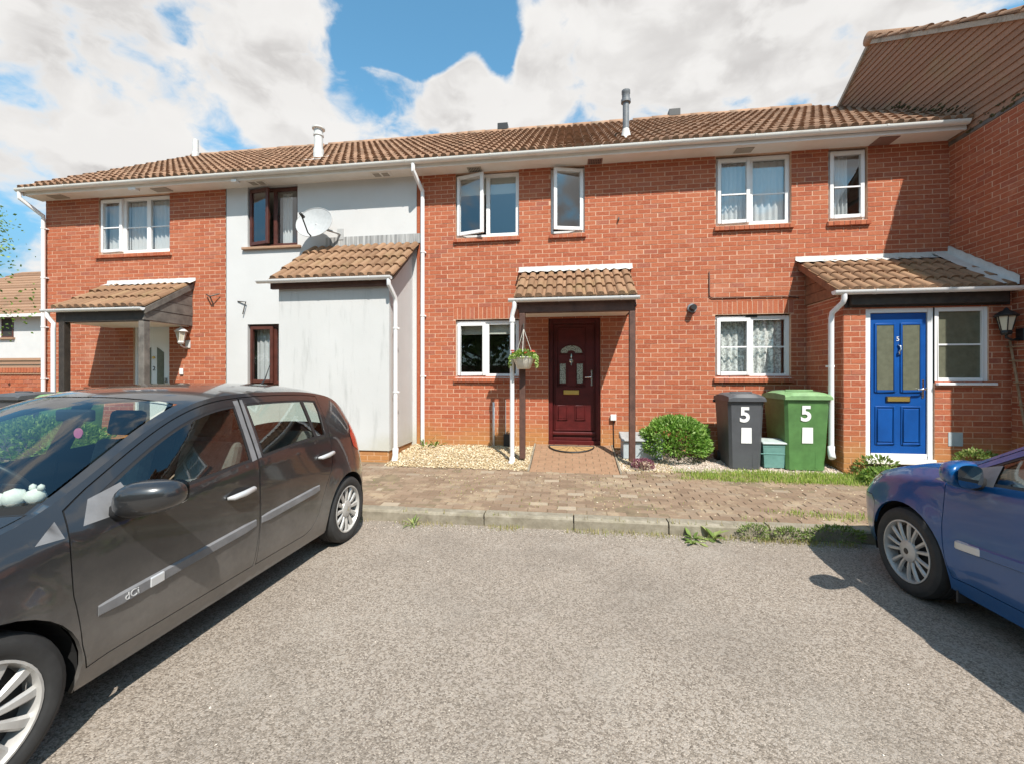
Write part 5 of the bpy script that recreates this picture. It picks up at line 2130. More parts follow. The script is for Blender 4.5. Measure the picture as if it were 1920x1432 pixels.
        for k in range(20):
            a = 2 * pi * k / 20
            ey, ez = sgn(cos(a), .6), sgn(sin(a), .6)
            gpl.v.append((mx - .052 - .05 * ey * .84, sg * (my + ey * .098), mz + ez * .064 + .01 * ey))
        gpl.f.append(tuple(range(20)) if sg < 0 else tuple(range(20))[::-1])
        gpl.obj('mirror_glass', 'mirror_glass', mi)
    # wheels, wells, floor
    for ax in (0.0, WB):
        for sg in (1, -1):
            make_wheel(car, (ax, .752, .302), sg, style, style == 'pairs')
            ww = MB()
            n = 16
            for i in range(n + 1):
                a = -.3 + (pi + .6) * i / n
                for yy in (.50, .815):
                    ww.v.append((ax + .352 * cos(a), sg * yy, .30 + .352 * sin(a)))
            for i in range(n):
                ww.f.append((2 * i, 2 * i + 1, 2 * i + 3, 2 * i + 2))
            ww.f.append(tuple(2 * i for i in range(n + 1)))
            ww.obj('wheel_well', 'gap_black', car)
    MB().box(-.50, 3.2, -.50, .50, .24, .42).obj('underbody', 'gap_black', car)
    fl = MB().box(.35, 2.22, -.74, .74, .24, .40)
    fl.obj('floor_pan', 'gap_black', car)
    # cabin
    cb = MB()
    prof = [(2.40, .55), (2.42, .93), (2.20, .955), (2.0, .94), (1.86, .86), (1.84, .70), (1.95, .50)]
    cb.prism([(a, b) for a, b in prof], -.70, .70, 'y')
    cb.obj('dashboard', 'dash', car, bevel=.02, seg=2)
    MB().box(-.42, .30, -.62, .62, .42, .90).obj('parcel_shelf', 'dash', car)
    for sy in (.36, -.36):
        s = MB()
        s.prism([(1.05, .45), (1.55, .45), (1.57, .62), (1.10, .56)], sy - .23, sy + .23, 'y')
        s.prism([(1.10, .52), (1.22, .55), (1.06, 1.08), (.96, 1.06)], sy - .22, sy + .22, 'y')
        so_ = s.obj('seat', 'seat_cloth', car, bevel=.035, seg=2)
        h_ = MB().prism([(.99, 1.10), (1.07, 1.11), (1.03, 1.29), (.955, 1.28)], sy - .13, sy + .13, 'y').obj('headrest', 'seat_cloth', so_, bevel=.03, seg=2)
    rs = MB()
    rs.prism([(.25, .45), (.78, .45), (.80, .60), (.32, .56)], -.60, .60, 'y')
    rs.prism([(.30, .52), (.42, .55), (.25, 1.06), (.15, 1.04)], -.60, .60, 'y')
    rs.obj('rear_seat', 'seat_cloth', car, bevel=.035, seg=2)
    # right-hand drive: steering wheel on the car's right (-y)
    st = MB()
    c0 = Vector((1.72, -.36, .90))
    ax_ = Vector((.45, 0, -.30)).normalized()
    u_ = Vector((0, 1, 0))
    v_ = ax_.cross(u_)
    st.tube([c0 + (u_ * cos(2 * pi * k / 24) + v_ * sin(2 * pi * k / 24)) * .185 for k in range(25)], .016, 8, caps=False)
    for k in (0, pi, -pi / 2):
        st.tube([c0, c0 + (u_ * cos(k) + v_ * sin(k)) * .185], .014, 6)
    st.obj('steering_wheel', 'trim_black', car, smooth=True)
    MB().box(1.60, 1.64, -.12, .12, 1.27, 1.34).obj('interior_mirror', 'trim_black', car, bevel=.012, seg=2)
    MB().tube([(.10, 0, 1.44), (.02, 0, 1.50), (-.06, 0, 1.66)], [.010, .006, .003], 6).obj('aerial', 'trim_black', car)
    if flaps:
        for sg in (1, -1):
            MB().box(WB - .375, WB - .36, sg * .755 - .055, sg * .755 + .055, .13, .36).obj('mud_flap', 'rubber', car)
    return car


CAR_L = make_car('parked_car', 'dusty dark grey five-door hatchback with silver door handles', 'car', (-2.89, -3.65, 0), -pi / 2, 'paint_grey', 'blade', badge='dCi')
CAR_R = make_car('parked_car', 'blue hatchback parked nose-in to the kerb near the blue door', 'car', (3.205, -6.60, 0), pi / 2, 'paint_blue', 'pairs', handle='paint_blue', mould='paint_blue', flaps=True)


# ------------------------------------------------------------------ bins, boxes, lamps
def wheelie_bin(label, x, y, w, d, h, body, lid, number, group=None, parts=True):
    """front faces -y; x, y = middle of the front edge at the foot"""
    z0 = ground_z(x, y) + .02
    b = thing('wheelie_bin', label, 'bin', (x, y, z0), group)
    wt, dt = w * 1.16, d * 1.20
    def ringz(f, z):
        ww, dd = w + (wt - w) * f, d + (dt - d) * f
        fy = y - (dd - d) * .35
        c = .035
        return [(x - ww / 2 + c, fy, z), (x + ww / 2 - c, fy, z), (x + ww / 2, fy + c, z), (x + ww / 2, fy + dd - c, z), (x + ww / 2 - c, fy + dd, z), (x - ww / 2 + c, fy + dd, z), (x - ww / 2, fy + dd - c, z), (x - ww / 2, fy + c, z)]
    mb = MB()
    lv = [(0, z0 + .0), (.02, z0 + .02), (.45, z0 + h * .45), (.9, z0 + h * .86), (.92, z0 + h * .87), (1.02, z0 + h * .885), (1.02, z0 + h * .93)]
    for f, z in lv:
        mb.v += ringz(f, z)
    for i in range(len(lv) - 1):
        for k in range(8):
            mb.f.append((i * 8 + k, i * 8 + (k + 1) % 8, (i + 1) * 8 + (k + 1) % 8, (i + 1) * 8 + k))
    mb.f.append(tuple(range(8))[::-1])
    mb.f.append(tuple(range((len(lv) - 1) * 8, len(lv) * 8)))
    mb.obj('body', body, b, auto=30)
    fy = y - (dt - d) * .35
    if parts:
        # rib down the front and the corner
        s = 1
        MB().add([(x + w * .22, y - .006, z0 + .03), (x + w * .26, y - .006, z0 + .03), (x + wt * .26, fy - .004 + .02, z0 + h * .80), (x + wt * .22, fy - .004 + .02, z0 + h * .80)], [(0, 1, 2, 3)]).obj('rib', body, b)
    # lid: shallow dome sloping forward
    lm = MB()
    ww, dd = wt * 1.06, dt * 1.07
    rows = [(0, .0, .0), (0, .055, .02), (.06, .085, .05), (.45, .105, .05), (.8, .10, .05), (1.0, .075, .02), (1.0, .0, .0)]
    n = 9
    for (t, hh, ins) in rows:
        for k in range(n):
            u = -1 + 2 * k / (n - 1)
            dome = .018 * (1 - u * u) if hh > .08 else 0
            lm.v.append((x + u * (ww / 2 - ins * .3), fy - .035 + dd * t, z0 + h * .925 + hh + dome - (.02 if abs(u) > .99 and hh > .05 else 0)))
    for i in range(len(rows) - 1):
        for k in range(n - 1):
            lm.f.append((i * n + k, i * n + k + 1, (i + 1) * n + k + 1, (i + 1) * n + k))
    m0 = len(rows) * n
    for k in (0, n - 1):
        lm.f.append(tuple(i * n + k for i in range(len(rows))))
    lm.f.append((0, (len(rows) - 1) * n, (len(rows) - 1) * n + n - 1, n - 1))
    lo = lm.obj('lid', lid, b, auto=35)
    lp = MB().box(x - ww * .30, x + ww * .30, fy + dd * .30, fy + dd * .34, z0 + h * .925 + .112, z0 + h * .925 + .132).obj('lid_grip', lid, lo, bevel=.006, seg=1)
    hb = fy + dt
    MB().tube([(x - wt * .42, hb, z0 + h * .88), (x - wt * .42, hb + .07, z0 + h * .90), (x + wt * .42, hb + .07, z0 + h * .90), (x + wt * .42, hb, z0 + h * .88)], .016, 8).obj('handle', body, b)
    for sx in (-1, 1):
        MB().lathe([(.0, -.025), (.085, -.025), (.10, -.018), (.10, .018), (.085, .025), (.0, .025)], (x + sx * (w / 2 + .02), y + d * .98, z0 + .085), 20, 'x').obj('wheel', 'plastic_black', b, auto=40)
    tl = math.atan((y - fy) / (h * .9))
    def front(z):
        t = (z - z0) / (h * .9)
        return y - (y - fy) * t
    if number:
        zz = z0 + h * .735
        lettering(number, .29, 'sticker', b, (x - .02, front(zz) - .006, zz), (pi / 2 + tl, 0, 0), .001, 'bin_number', bold=.009)
        z1 = z0 + h * .45
        sk = MB().quad((x - .065, front(z1 - .10) - .007, z1 - .10), (x + .075, front(z1 - .10) - .007, z1 - .10), (x + .07, front(z1 + .12) - .007, z1 + .12), (x - .065, front(z1 + .12) - .007, z1 + .12))
        sk.obj('sticker', 'sticker', b)
        MB().tube([(x - wt * .53, hb + .02, z0 + h * .90), (x + wt * .53, hb + .02, z0 + h * .90)], .022, 8).obj('hinge_bar', body, b)
    return b


b1 = wheelie_bin('dark grey wheelie bin numbered 5 beside the lace-curtained window', 2.475, -.93, .41, .50, 1.03, 'bin_grey', 'bin_grey', '5')
b2 = wheelie_bin('green wheelie bin numbered 5 standing beside the white downpipe', 3.275, -.915, .50, .58, 1.06, 'bin_green', 'bin_lid_green', '5')
wheelie_bin('black wheelie bin by the posted porch of white door house', -9.12, -1.55, .46, .55, 1.05, 'bin_grey', 'bin_grey', None, parts=False)
wheelie_bin('green-lidded wheelie bin by the posted porch of white door house', -8.42, -1.45, .46, .55, 1.03, 'bin_green', 'bin_lid_green', None, parts=False)

# food caddy
z0 = ground_z(2.88, -.82) + .02
cd = thing('food_caddy', 'small teal food waste caddy with pale lid between two bins', 'caddy', (2.89, -.86, z0))
mb = MB()
for (f, z) in ((0, z0), (1, z0 + .30), (1.10, z0 + .30), (1.10, z0 + .335)):
    ww, dd = .13 + .03 * f, .12 + .03 * f
    for sx, sy in ((-1, -1), (1, -1), (1, 1), (-1, 1)):
        mb.v.append((2.885 + sx * ww, -.74 + sy * dd, z))
for i in range(3):
    for k in range(4):
        mb.f.append((i * 4 + k, i * 4 + (k + 1) % 4, (i + 1) * 4 + (k + 1) % 4, (i + 1) * 4 + k))
mb.f.append((3, 2, 1, 0))
mb.obj('tub', 'caddy_teal', cd, bevel=.006, seg=1)
MB().prism([(-.915, z0 + .337), (-.565, z0 + .345), (-.57, z0 + .39), (-.74, z0 + .40), (-.91, z0 + .365)], 2.885 - .175, 2.885 + .175, 'x').obj('lid', 'caddy_lid', cd, bevel=.012, seg=2)
MB().tube([(2.715, -.74, z0 + .27), (2.70, -.84, z0 + .22), (2.70, -.88, z0 + .20), (3.07, -.88, z0 + .20), (3.07, -.84, z0 + .22), (3.055, -.74, z0 + .27)], .007, 6).obj('carry_handle', 'caddy_teal', cd)

# grey storage box behind the porch post
z0 = ground_z(1.0, -.4) + .01
bx = thing('storage_box', 'grey plastic storage box between porch post and round bush', 'box', (1.1, -.42, z0))
MB().box(.83, 1.42, -.60, -.24, z0, z0 + .27).obj('body', 'box_grey', bx, bevel=.012, seg=2)
MB().prism([(-.64, z0 + .27), (-.64, z0 + .30), (-.21, z0 + .375), (-.21, z0 + .27)], .805, 1.445, 'x').obj('lid', 'box_lid', bx, bevel=.008, seg=1)


def lantern(label, x, y, z, nx, ny, mat, s=1.0):
    """wall lantern; (x, y, z) at the wall, (nx, ny) outward"""
    l = thing('wall_lantern', label, 'lamp', (x, y, z))
    px, py = x + nx * .15 * s, y + ny * .15 * s
    b = MB()
    b.box(x - .012 - abs(ny) * .04 * s, x + .012 + abs(ny) * .04 * s, y - .012 - abs(nx) * .04 * s, y + .012 + abs(nx) * .04 * s, z - .13 * s, z + .02 * s)
    b.obj('wall_plate', mat, l, bevel=.006, seg=1)
    MB().tube([(x, y, z - .10 * s), (x + nx * .08 * s, y + ny * .08 * s, z - .12 * s), (px, py, z - .09 * s), (px, py, z - .03 * s)], .014 * s, 8).obj('arm', mat, l, smooth=True)
    MB().lathe([(.0, -.06), (.045, -.055), (.06, -.03), (.052, .0)], (px, py, z + .0), 6).obj('cup', mat, l)
    MB().lathe([(.05 * s, .0), (.085 * s, .17 * s)], (px, py, z), 6).obj('glass', 'lamp_glass', l)
    fr = MB()
    for k in range(6):
        a = 2 * pi * k / 6
        fr.tube([(px + .052 * s * cos(a), py + .052 * s * sin(a), z), (px + .088 * s * cos(a), py + .088 * s * sin(a), z + .172 * s)], .006, 5)
    fr.obj('lantern_frame', mat, l)
    MB().lathe([(.10 * s, .165 * s), (.115 * s, .18 * s), (.07 * s, .225 * s), (.03 * s, .245 * s), (.018 * s, .27 * s), (.0, .285 * s)], (px, py, z), 12).obj('cap', mat, l, auto=40)
    return l


lantern('pale wall lantern on brick beside the white front door', -7.33, -.01, 2.22, 0, -1, 'flue_white')
lantern('black wall lantern on the brick side wall above a trellis', XE - .012, -1.06, 2.13, -1, 0, 'plastic_black', 1.05)
tag(MB().box(-7.50, -7.425, -.035, -.007, 1.58, 1.70).obj('bell_push', 'plastic_white', None, bevel=.01, seg=2), 'white bell push on brick wall below pale lantern', 'bell')

# satellite dish
sd = thing('satellite_dish', 'grey satellite dish on white rendered wall above the lean-to store', 'dish', (-4.22, -.02, 4.12))
nrm = Vector((.02, -.95, .30)).normalized()
right = Vector((1, 0, 0)) - nrm * nrm.x
right.normalize()
upv = nrm.cross(right) * -1
if upv.z < 0:
    upv = -upv
c0 = Vector((-4.47, -.36, 4.27))
mb = MB()
nr, na = 7, 36
mb.v.append(tuple(c0 - nrm * .055))
for i in range(1, nr + 1):
    f = i / nr
    for k in range(na):
        a = 2 * pi * k / na
        mb.v.append(tuple(c0 + right * (.335 * f * cos(a)) + upv * (.30 * f * sin(a)) - nrm * (.055 * (1 - f * f))))
for k in range(na):
    mb.f.append((0, 1 + k, 1 + (k + 1) % na))
for i in range(nr - 1):
    for k in range(na):
        mb.f.append((1 + i * na + k, 1 + (i + 1) * na + k, 1 + (i + 1) * na + (k + 1) % na, 1 + i * na + (k + 1) % na))
rim = [c0 + right * (.335 * cos(2 * pi * k / na)) + upv * (.30 * sin(2 * pi * k / na)) for k in range(na + 1)]
mb.obj('reflector', 'dish_grey', sd, smooth=True)
MB().tube(rim, .006, 6, caps=False).obj('rim', 'dish_grey', sd, smooth=True)
low = c0 - upv * .29
foc = c0 + nrm * .36 - upv * .12
MB().tube([low, low + nrm * .10, foc], .012, 8).obj('feed_arm', 'plastic_black', sd)
ld = MB().tube([foc - nrm * .07, foc + nrm * .03], [.03, .022], 12).obj('feed_horn', 'plastic_black', sd, smooth=True)
MB().tube([c0 - nrm * .06, (-4.30, -.22, 4.17), (-4.18, -.12, 4.15), (-4.16, -.02, 4.15)], .022, 8).obj('mount', 'dish_grey', sd)
MB().box(-4.22, -4.10, -.03, -.012, 4.05, 4.25).obj('wall_plate', 'dish_grey', sd)
tag(MB().tube([(-6.25, -.02, 2.97), (-6.05, -.06, 2.95), (-6.12, -.05, 2.72)], .011, 6).obj('wall_bracket', 'wire', None), 'bent metal bracket on white wall between two brown windows', 'bracket')
ca = thing('wall_bracket', 'rusty cable bracket on brick beside the white rendered wall', 'bracket', (-6.74, -.01, 3.05))
MB().tube([(-6.90, -.04, 3.12), (-6.76, -.12, 3.06), (-6.62, -.04, 3.12)], .012, 6).obj('arm', 'wire', ca)
MB().tube([(-6.76, -.12, 3.08), (-6.77, -.02, 2.92)], .012, 6).obj('stay', 'wire', ca)


# ------------------------------------------------------------------ vegetation
def leaf_quads(mb, p, n, size, rr, asp=.5, fold=.25):
    """one leaf of two quads folded along the rib, growing along n from p"""
    n = n.normalized()
    a = Vector((rr.gauss(0, 1), rr.gauss(0, 1), rr.gauss(0, 1)))
    s = n.cross(a)
    if s.length < 1e-4:
        s = Vector((1, 0, 0))
    s.normalize()
    up = s.cross(n)
    L = size * rr.uniform(.75, 1.25)
    w = L * asp * .5
    m1 = p + n * L * .45 + up * fold * w
    tip = p + n * L
    o = len(mb.v)
    mb.v += [tuple(p), tuple(p + n * L * .45 + s * w), tuple(tip), tuple(p + n * L * .45 - s * w), tuple(m1 - up * fold * w * 2.2)]
    mb.f += [(o, o + 1, o + 2, o + 4), (o, o + 4, o + 2, o + 3)]


def bush(name, label, cat, c, r, n, size, mat, seed, asp=.5, twig='bark', group=None, skew=1.0):
    rr = random.Random(seed)
    base = (c[0], c[1], c[2] - r[2])
    b = thing(name, label, cat, base, group)
    mb = MB()
    for i in range(n):
        d = Vector((rr.gauss(0, 1), rr.gauss(0, 1), rr.gauss(0, 1))).normalized()
        if d.z < -.55:
            d.z = -d.z
        f = 1 - abs(rr.gauss(0, .13))
        lump = 1 + .13 * noise.noise(d * 2.3 + Vector((seed, 0, 0))) + .10 * noise.noise(d * 5.1 + Vector((0, seed, 0)))
        p = Vector((c[0] + d.x * r[0] * f * lump, c[1] + d.y * r[1] * f * lump, c[2] + d.z * r[2] * f * lump))
        if p.z < base[2] + .01:
            p.z = base[2] + rr.uniform(.01, .08)
        g_ = (d + Vector((rr.gauss(0, .5), rr.gauss(0, .5), rr.gauss(.45, .45))))
        leaf_quads(mb, p, g_, size, rr, asp)
    mb.obj('foliage', mat, b)
    if twig is None:
        return b
    tw = MB()
    for k in range(9):
        a = rr.uniform(0, 2 * pi)
        e = Vector((c[0] + cos(a) * r[0] * .6, c[1] + sin(a) * r[1] * .6, c[2] + r[2] * rr.uniform(.0, .6)))
        tw.tube([(base[0] + cos(a) * .03, base[1] + sin(a) * .03, base[2] - .02), Vector(base).lerp(e, .55) + Vector((0, 0, .03)), e], [.012, .009, .004], 5)
    tw.obj('stems', twig, b)
    return b


bush('shrub', 'rounded bright green leafy shrub on gravel beside porch post', 'shrub', (1.62, -.52, .56), (.50, .42, .36), 7500, .052, 'bush_leaf', 4)
bush('heather', 'small purple heather clump at foot of porch post', 'plant', (1.06, -1.02, .27), (.15, .13, .085), 900, .030, 'heather_leaf', 5, .3)
bush('shrub', 'clipped light green hedge shrub on paving behind the grey car', 'shrub', (-7.6, -2.45, .55), (1.6, .4, .42), 5200, .07, 'hedge_leaf', 6)
bush('shrub', 'low sprawling plant at foot of porch pier beside blue door', 'plant', (4.02, -1.12, .34), (.26, .13, .13), 200, .055, 'weed_leaf', 8)
bush('shrub', 'small rounded plant under the frosted porch window', 'plant', (5.12, -1.2, .42), (.24, .16, .18), 420, .05, 'weed_leaf', 9)
bush('shrub', 'bright green low plant at gravel edge beside blue car', 'plant', (3.95, -1.42, .27), (.28, .20, .10), 500, .055, 'hedge_leaf', 10)


def blades(name, mat, area, n, h, w, seed, dens=None, kind='stuff', lean=.5):
    rr = random.Random(seed)
    mb = MB()
    k = 0
    while k < n:
        x, y = rr.uniform(area[0], area[1]), rr.uniform(area[2], area[3])
        if dens and rr.random() > dens(x, y):
            k += .2
            continue
        z = (ground_z(x, y) if y > -3.05 else 0.0)
        if -3.07 < y < -2.92:
            z = .115
        a = rr.uniform(0, 2 * pi)
        L = h * rr.uniform(.4, 1.3)
        dx, dy = cos(a) * L * lean * rr.random(), sin(a) * L * lean * rr.random()
        s = Vector((-sin(a), cos(a), 0)) * w * .5
        p = Vector((x, y, z - .005))
        m_ = p + Vector((dx * .4, dy * .4, L * .6))
        t = p + Vector((dx, dy, L))
        o = len(mb.v)
        mb.v += [tuple(p - s), tuple(p + s), tuple(m_ + s * .7), tuple(m_ - s * .7), tuple(t)]
        mb.f += [(o, o + 1, o + 2, o + 3), (o + 3, o + 2, o + 4)]
        k += 1
    return struct(mb.obj(name, mat), kind)


nz = lambda x, y, s=1.7, o=0.0: noise.noise(Vector((x * s + o, y * s * 1.6, o)))
blades('grass', 'grass', (1.45, 4.2, -1.52, -.96), 9500, .05, .007, 1, lambda x, y: max(0, min(1, .35 + .28 * (x - 1.6) + .9 * nz(x, y, 2.2)) * (1 if -1.48 + .06 * nz(x, 0, 3) < y < -1.0 else .3)))
blades('dry_grass', 'dry_grass', (.9, 4.0, -1.55, -1.0), 1500, .035, .005, 2, lambda x, y: .5 + .5 * nz(x, y, 3, 4))
blades('kerb_grass', 'dry_grass', (-3.0, 2.6, -3.22, -3.06), 2600, .045, .006, 3, lambda x, y: max(0, .15 + .16 * max(0, x) + .8 * nz(x, 0, 2.3, 9)) * (1 if y > -3.16 else .25))
blades('kerb_top_grass', 'grass', (1.7, 4.4, -3.0, -2.60), 2600, .05, .006, 4, lambda x, y: max(0, .2 * (x - 1.8) + .7 * nz(x, y, 2.0, 2)))
blades('joint_grass', 'grass', (-2.6, 3.2, -2.85, -1.35), 900, .022, .005, 5, lambda x, y: max(0, nz(x, y, 1.1, 5) * 2))


def leafy_weed(label, x, y, n, L, w, seed, mat='weed_leaf', droop=.5, z=None):
    """rosette of broad curved leaves"""
    rr = random.Random(seed)
    z = z if z is not None else (0.0 if y < -3.06 else ground_z(x, y))
    mb = MB()
    for i in range(n):
        a = 2 * pi * i / n + rr.uniform(-.4, .4)
        ll = L * rr.uniform(.6, 1.15)
        el = rr.uniform(.35, 1.25)
        pts = []
        p = Vector((x + rr.gauss(0, .02), y + rr.gauss(0, .015), z))
        dirv = Vector((cos(a) * cos(el), sin(a) * cos(el), sin(el)))
        sd_ = Vector((-sin(a), cos(a), 0))
        o = len(mb.v)
        for k, f in enumerate((0.12, .6, 1.0, .75, .02)):
            ww = w * f * .5
            mb.v += [tuple(p - sd_ * ww), tuple(p - Vector((0, 0, ww * .35))), tuple(p + sd_ * ww)]
            dirv = (dirv + Vector((0, 0, -droop * .35))).normalized()
            p = p + dirv * ll / 4
            p.z = max(p.z, z + .004)
        for k in range(4):
            q = o + k * 3
            mb.f += [(q, q + 1, q + 4, q + 3), (q + 1, q + 2, q + 5, q + 4)]
    return tag(mb.obj('weed', mat, None, smooth=True), label, 'weed')


leafy_weed('broad-leaved dock weed growing tall from the kerb base', 1.36, -3.12, 8, .17, .055, 1, droop=.7)
leafy_weed('flat light green weed spreading onto the asphalt by the kerb', 1.14, -3.25, 10, .11, .04, 2, droop=1.0)
leafy_weed('small leafy weed between kerb and dock weed', 1.18, -3.13, 8, .12, .04, 3)
leafy_weed('spiky green weed at the kerb beside the grey car tyre', -1.60, -3.16, 16, .14, .012, 4, droop=.6)
leafy_weed('tall narrow weed at foot of white downpipe on house corner', -2.50, -.16, 9, .34, .03, 5, droop=.3)
leafy_weed('brownish leafy weed on gravel against brick beside downpipe', -2.32, -.10, 7, .24, .05, 6, droop=.5)
bush('weed', 'dense bushy weed at kerb base beside the dock weed', 'weed', (1.72, -3.13, .075), (.13, .06, .075), 260, .032, 'weed_leaf', 21, .28, twig=None)
bush('weed', 'dense bushy weed at kerb base near the blue car shadow', 'weed', (2.02, -3.13, .075), (.12, .06, .06), 260, .032, 'weed_leaf', 22, .28, twig=None)
bush('weed', 'bushy weed at kerb base shaded by the blue car', 'weed', (2.42, -3.12, .085), (.26, .07, .08), 520, .034, 'weed_leaf', 23, .28, twig=None)

# gravel beds


def gravel(name, mat, area, n, size, seed, zf, keep=None):
    rr = random.Random(seed)
    mb = MB()
    for i in range(n):
        x, y = rr.uniform(area[0], area[1]), rr.uniform(area[2], area[3])
        if keep and not keep(x, y, rr):
            continue
        s = size * rr.uniform(.55, 1.3)
        z = zf(x, y) + rr.uniform(-.2, .35) * s
        e = Matrix.Rotation(rr.uniform(0, 6.3), 3, 'Z') @ Matrix.Rotation(rr.gauss(0, .4), 3, 'X')
        o = len(mb.v)
        for q in ((1, 0, 0), (0, .75, 0), (-1, 0, 0), (0, -.75, 0), (0, 0, .55), (0, 0, -.4)):
            v = e @ Vector((q[0] * rr.uniform(.7, 1.1), q[1] * rr.uniform(.7, 1.1), q[2] * rr.uniform(.7, 1.1)))
            mb.v.append((x + v.x * s, y + v.y * s, z + v.z * s))
        mb.f += [(o, o + 1, o + 4), (o + 1, o + 2, o + 4), (o + 2, o + 3, o + 4), (o + 3, o, o + 4), (o + 1, o, o + 5), (o + 2, o + 1, o + 5), (o + 3, o + 2, o + 5), (o, o + 3, o + 5)]
    return struct(mb.obj(name, mat), 'stuff')


def bed(name, mat, x0, x1, y0, y1, zf):
    mb = MB()
    nx, ny = 24, 10
    for j in range(ny + 1):
        for i in range(nx + 1):
            x, y = x0 + (x1 - x0) * i / nx, y0 + (y1 - y0) * j / ny
            mb.v.append((x, y, zf(x, y) - .006))
    for j in range(ny):
        for i in range(nx):
            a = j * (nx + 1) + i
            mb.f.append((a, a + 1, a + nx + 2, a + nx + 1))
    return struct(mb.obj(name, mat, None, smooth=True))


def zl(x, y):
    return ground_z(x, y) + .012 + .03 * max(0, min(1, (y + 1.22) / .25)) * (1 + .6 * nz(x, y, 1.5, 3))


def zrr(x, y):
    return ground_z(x, y) - .004 + .02 * max(0, min(1, (y + 1.05) / .25)) * (1 + .6 * nz(x, y, 1.5, 7))


bed('gravel_bed', 'gravel_soil', -2.76, -.58, -1.24, -.004, zl)
bed('gravel_bed', 'gravel_pink', .73, 3.73, -1.06, -.004, zrr)
gravel('gravel', 'gravel_gold', (-2.76, -.60, -1.27 - .03, -.02), 8000, .0175, 1, zl, lambda x, y, r: y > -1.24 + .05 * nz(x, 0, 4, 2) or r.random() < .25)
gravel('gravel', 'gravel_gold', (.74, 1.5, -1.15, -.02), 2000, .015, 2, zrr)
gravel('gravel', 'gravel_pink', (1.3, 3.72, -1.08, -.02), 6500, .0135, 3, zrr)
gravel('loose_stones', 'gravel_gold', (-2.4, 2.6, -2.8, -1.2), 900, .010, 4, lambda x, y: ground_z(x, y) + .003, lambda x, y, r: r.random() < max(.06, .9 - 1.1 * (-1.2 - y)) * (.25 + max(0, nz(x, y, 1.6, 8)) * 2))
gravel('pale_chips', 'gravel_gold', (-2.2, 3.4, -2.85, -1.35), 1300, .013, 6, lambda x, y: ground_z(x, y) - .002, lambda x, y, r: r.random() < max(.03, min(.8, .22 + .10 * x + .9 * nz(x, y, 1.3, 6))))
gravel('road_grit', 'gravel_pink', (-1.9, 2.2, -6.6, -3.2), 130, .006, 7, lambda x, y: .002)
gravel('kerb_debris', 'gravel_pink', (-2.6, 2.6, -3.3, -3.06), 500, .007, 5, lambda x, y: .002)

# door mat
mb = MB()
pts = [(.04 + .37 * cos(a), -.62 + .62 - .40 - .0 + 0 * a) for a in ()]
n = 24
poly = [(.04 + .37 * cos(pi + pi * k / n), -.17 + .30 * sin(pi + pi * k / n)) for k in range(n + 1)]
zp = lambda y: .382 + (y + .12) * .171
top_ = [(x, y, zp(y) + .016) for x, y in poly]
btm = [(x, y, zp(y) - .004) for x, y in poly]
k = len(poly)
mb.add(top_ + btm, [tuple(range(k))] + [(i, i + k, (i + 1) % k + k, (i + 1) % k) for i in range(k)])
dm = thing('door_mat', 'half-round coir door mat with dark rim before red door', 'mat', (.04, -.2, .37))
mb.obj('coir', 'mat_coir', dm)
MB().tube([(x, y, zp(y) + .016) for x, y in poly] + [(poly[0][0], poly[0][1], zp(poly[0][1]) + .016)], .012, 6).obj('rim', 'plastic_black', dm)
for a in (25, 50, 75, 105, 130, 155):
    aa = radians(180 + a)
    MB().tube([(.04 + .08 * cos(aa), -.17 + .06 * sin(aa), zp(-.2) + .015), (.04 + .35 * cos(aa), -.17 + .28 * sin(aa), zp(-.17 + .28 * sin(aa)) + .017)], .004, 4).obj('ray', 'timber_brown', dm)

# hanging basket on the porch post
hb = thing('hanging_basket', 'white hanging basket of flowers hung on porch post', 'basket', (-.665, -1.06, 1.66))
cx_, cy_, cz_ = -.665, -1.08, 1.80
MB().lathe([(.0, -.15), (.085, -.15), (.10, -.14), (.158, .01), (.168, .015), (.168, .03), (.155, .03), (.14, .0)], (cx_, cy_, cz_), 24).obj('bowl', 'basket_white', hb, auto=40)
MB().lathe([(.0, .01), (.15, .012)], (cx_, cy_, cz_), 20).obj('compost', 'soil', hb)
hk = MB().tube([(-.70, -.95, 2.30), (cx_, cy_, 2.32), (cx_, cy_, 2.24)], .008, 6)
hk.tube([(-.70, -.952, 2.08), (cx_ - .01, cy_ + .04, 2.26)], .006, 6)
hk.obj('bracket', 'wire', hb)
for a in (.5, 2.6, 4.7):
    MB().tube([(cx_, cy_, 2.24), (cx_ + .16 * cos(a), cy_ + .16 * sin(a), cz_ + .02)], .004, 5).obj('chain', 'basket_white', hb)
rr = random.Random(12)
mb = MB()
for i in range(420):
    a = rr.uniform(0, 2 * pi)
    f = sqrt(rr.random())
    p = Vector((cx_ + cos(a) * .17 * f, cy_ + sin(a) * .17 * f, cz_ + .01 + .06 * (1 - f) + rr.uniform(0, .05)))
    d = Vector((cos(a) * f, sin(a) * f, rr.uniform(.2, 1.0) if f < .85 else rr.uniform(-.9, .5)))
    leaf_quads(mb, p, d, .05, rr, .7)
for i in range(90):
    a = rr.uniform(-.5, .6) if i < 60 else rr.uniform(2.8, 3.6)
    p = Vector((cx_ + cos(a) * .19, cy_ + sin(a) * .19 - .01, cz_ - rr.uniform(-.05, .12)))
    leaf_quads(mb, p, Vector((cos(a), sin(a), -.6)), .045, rr, .6)
mb.obj('foliage', 'basket_leaf', hb)
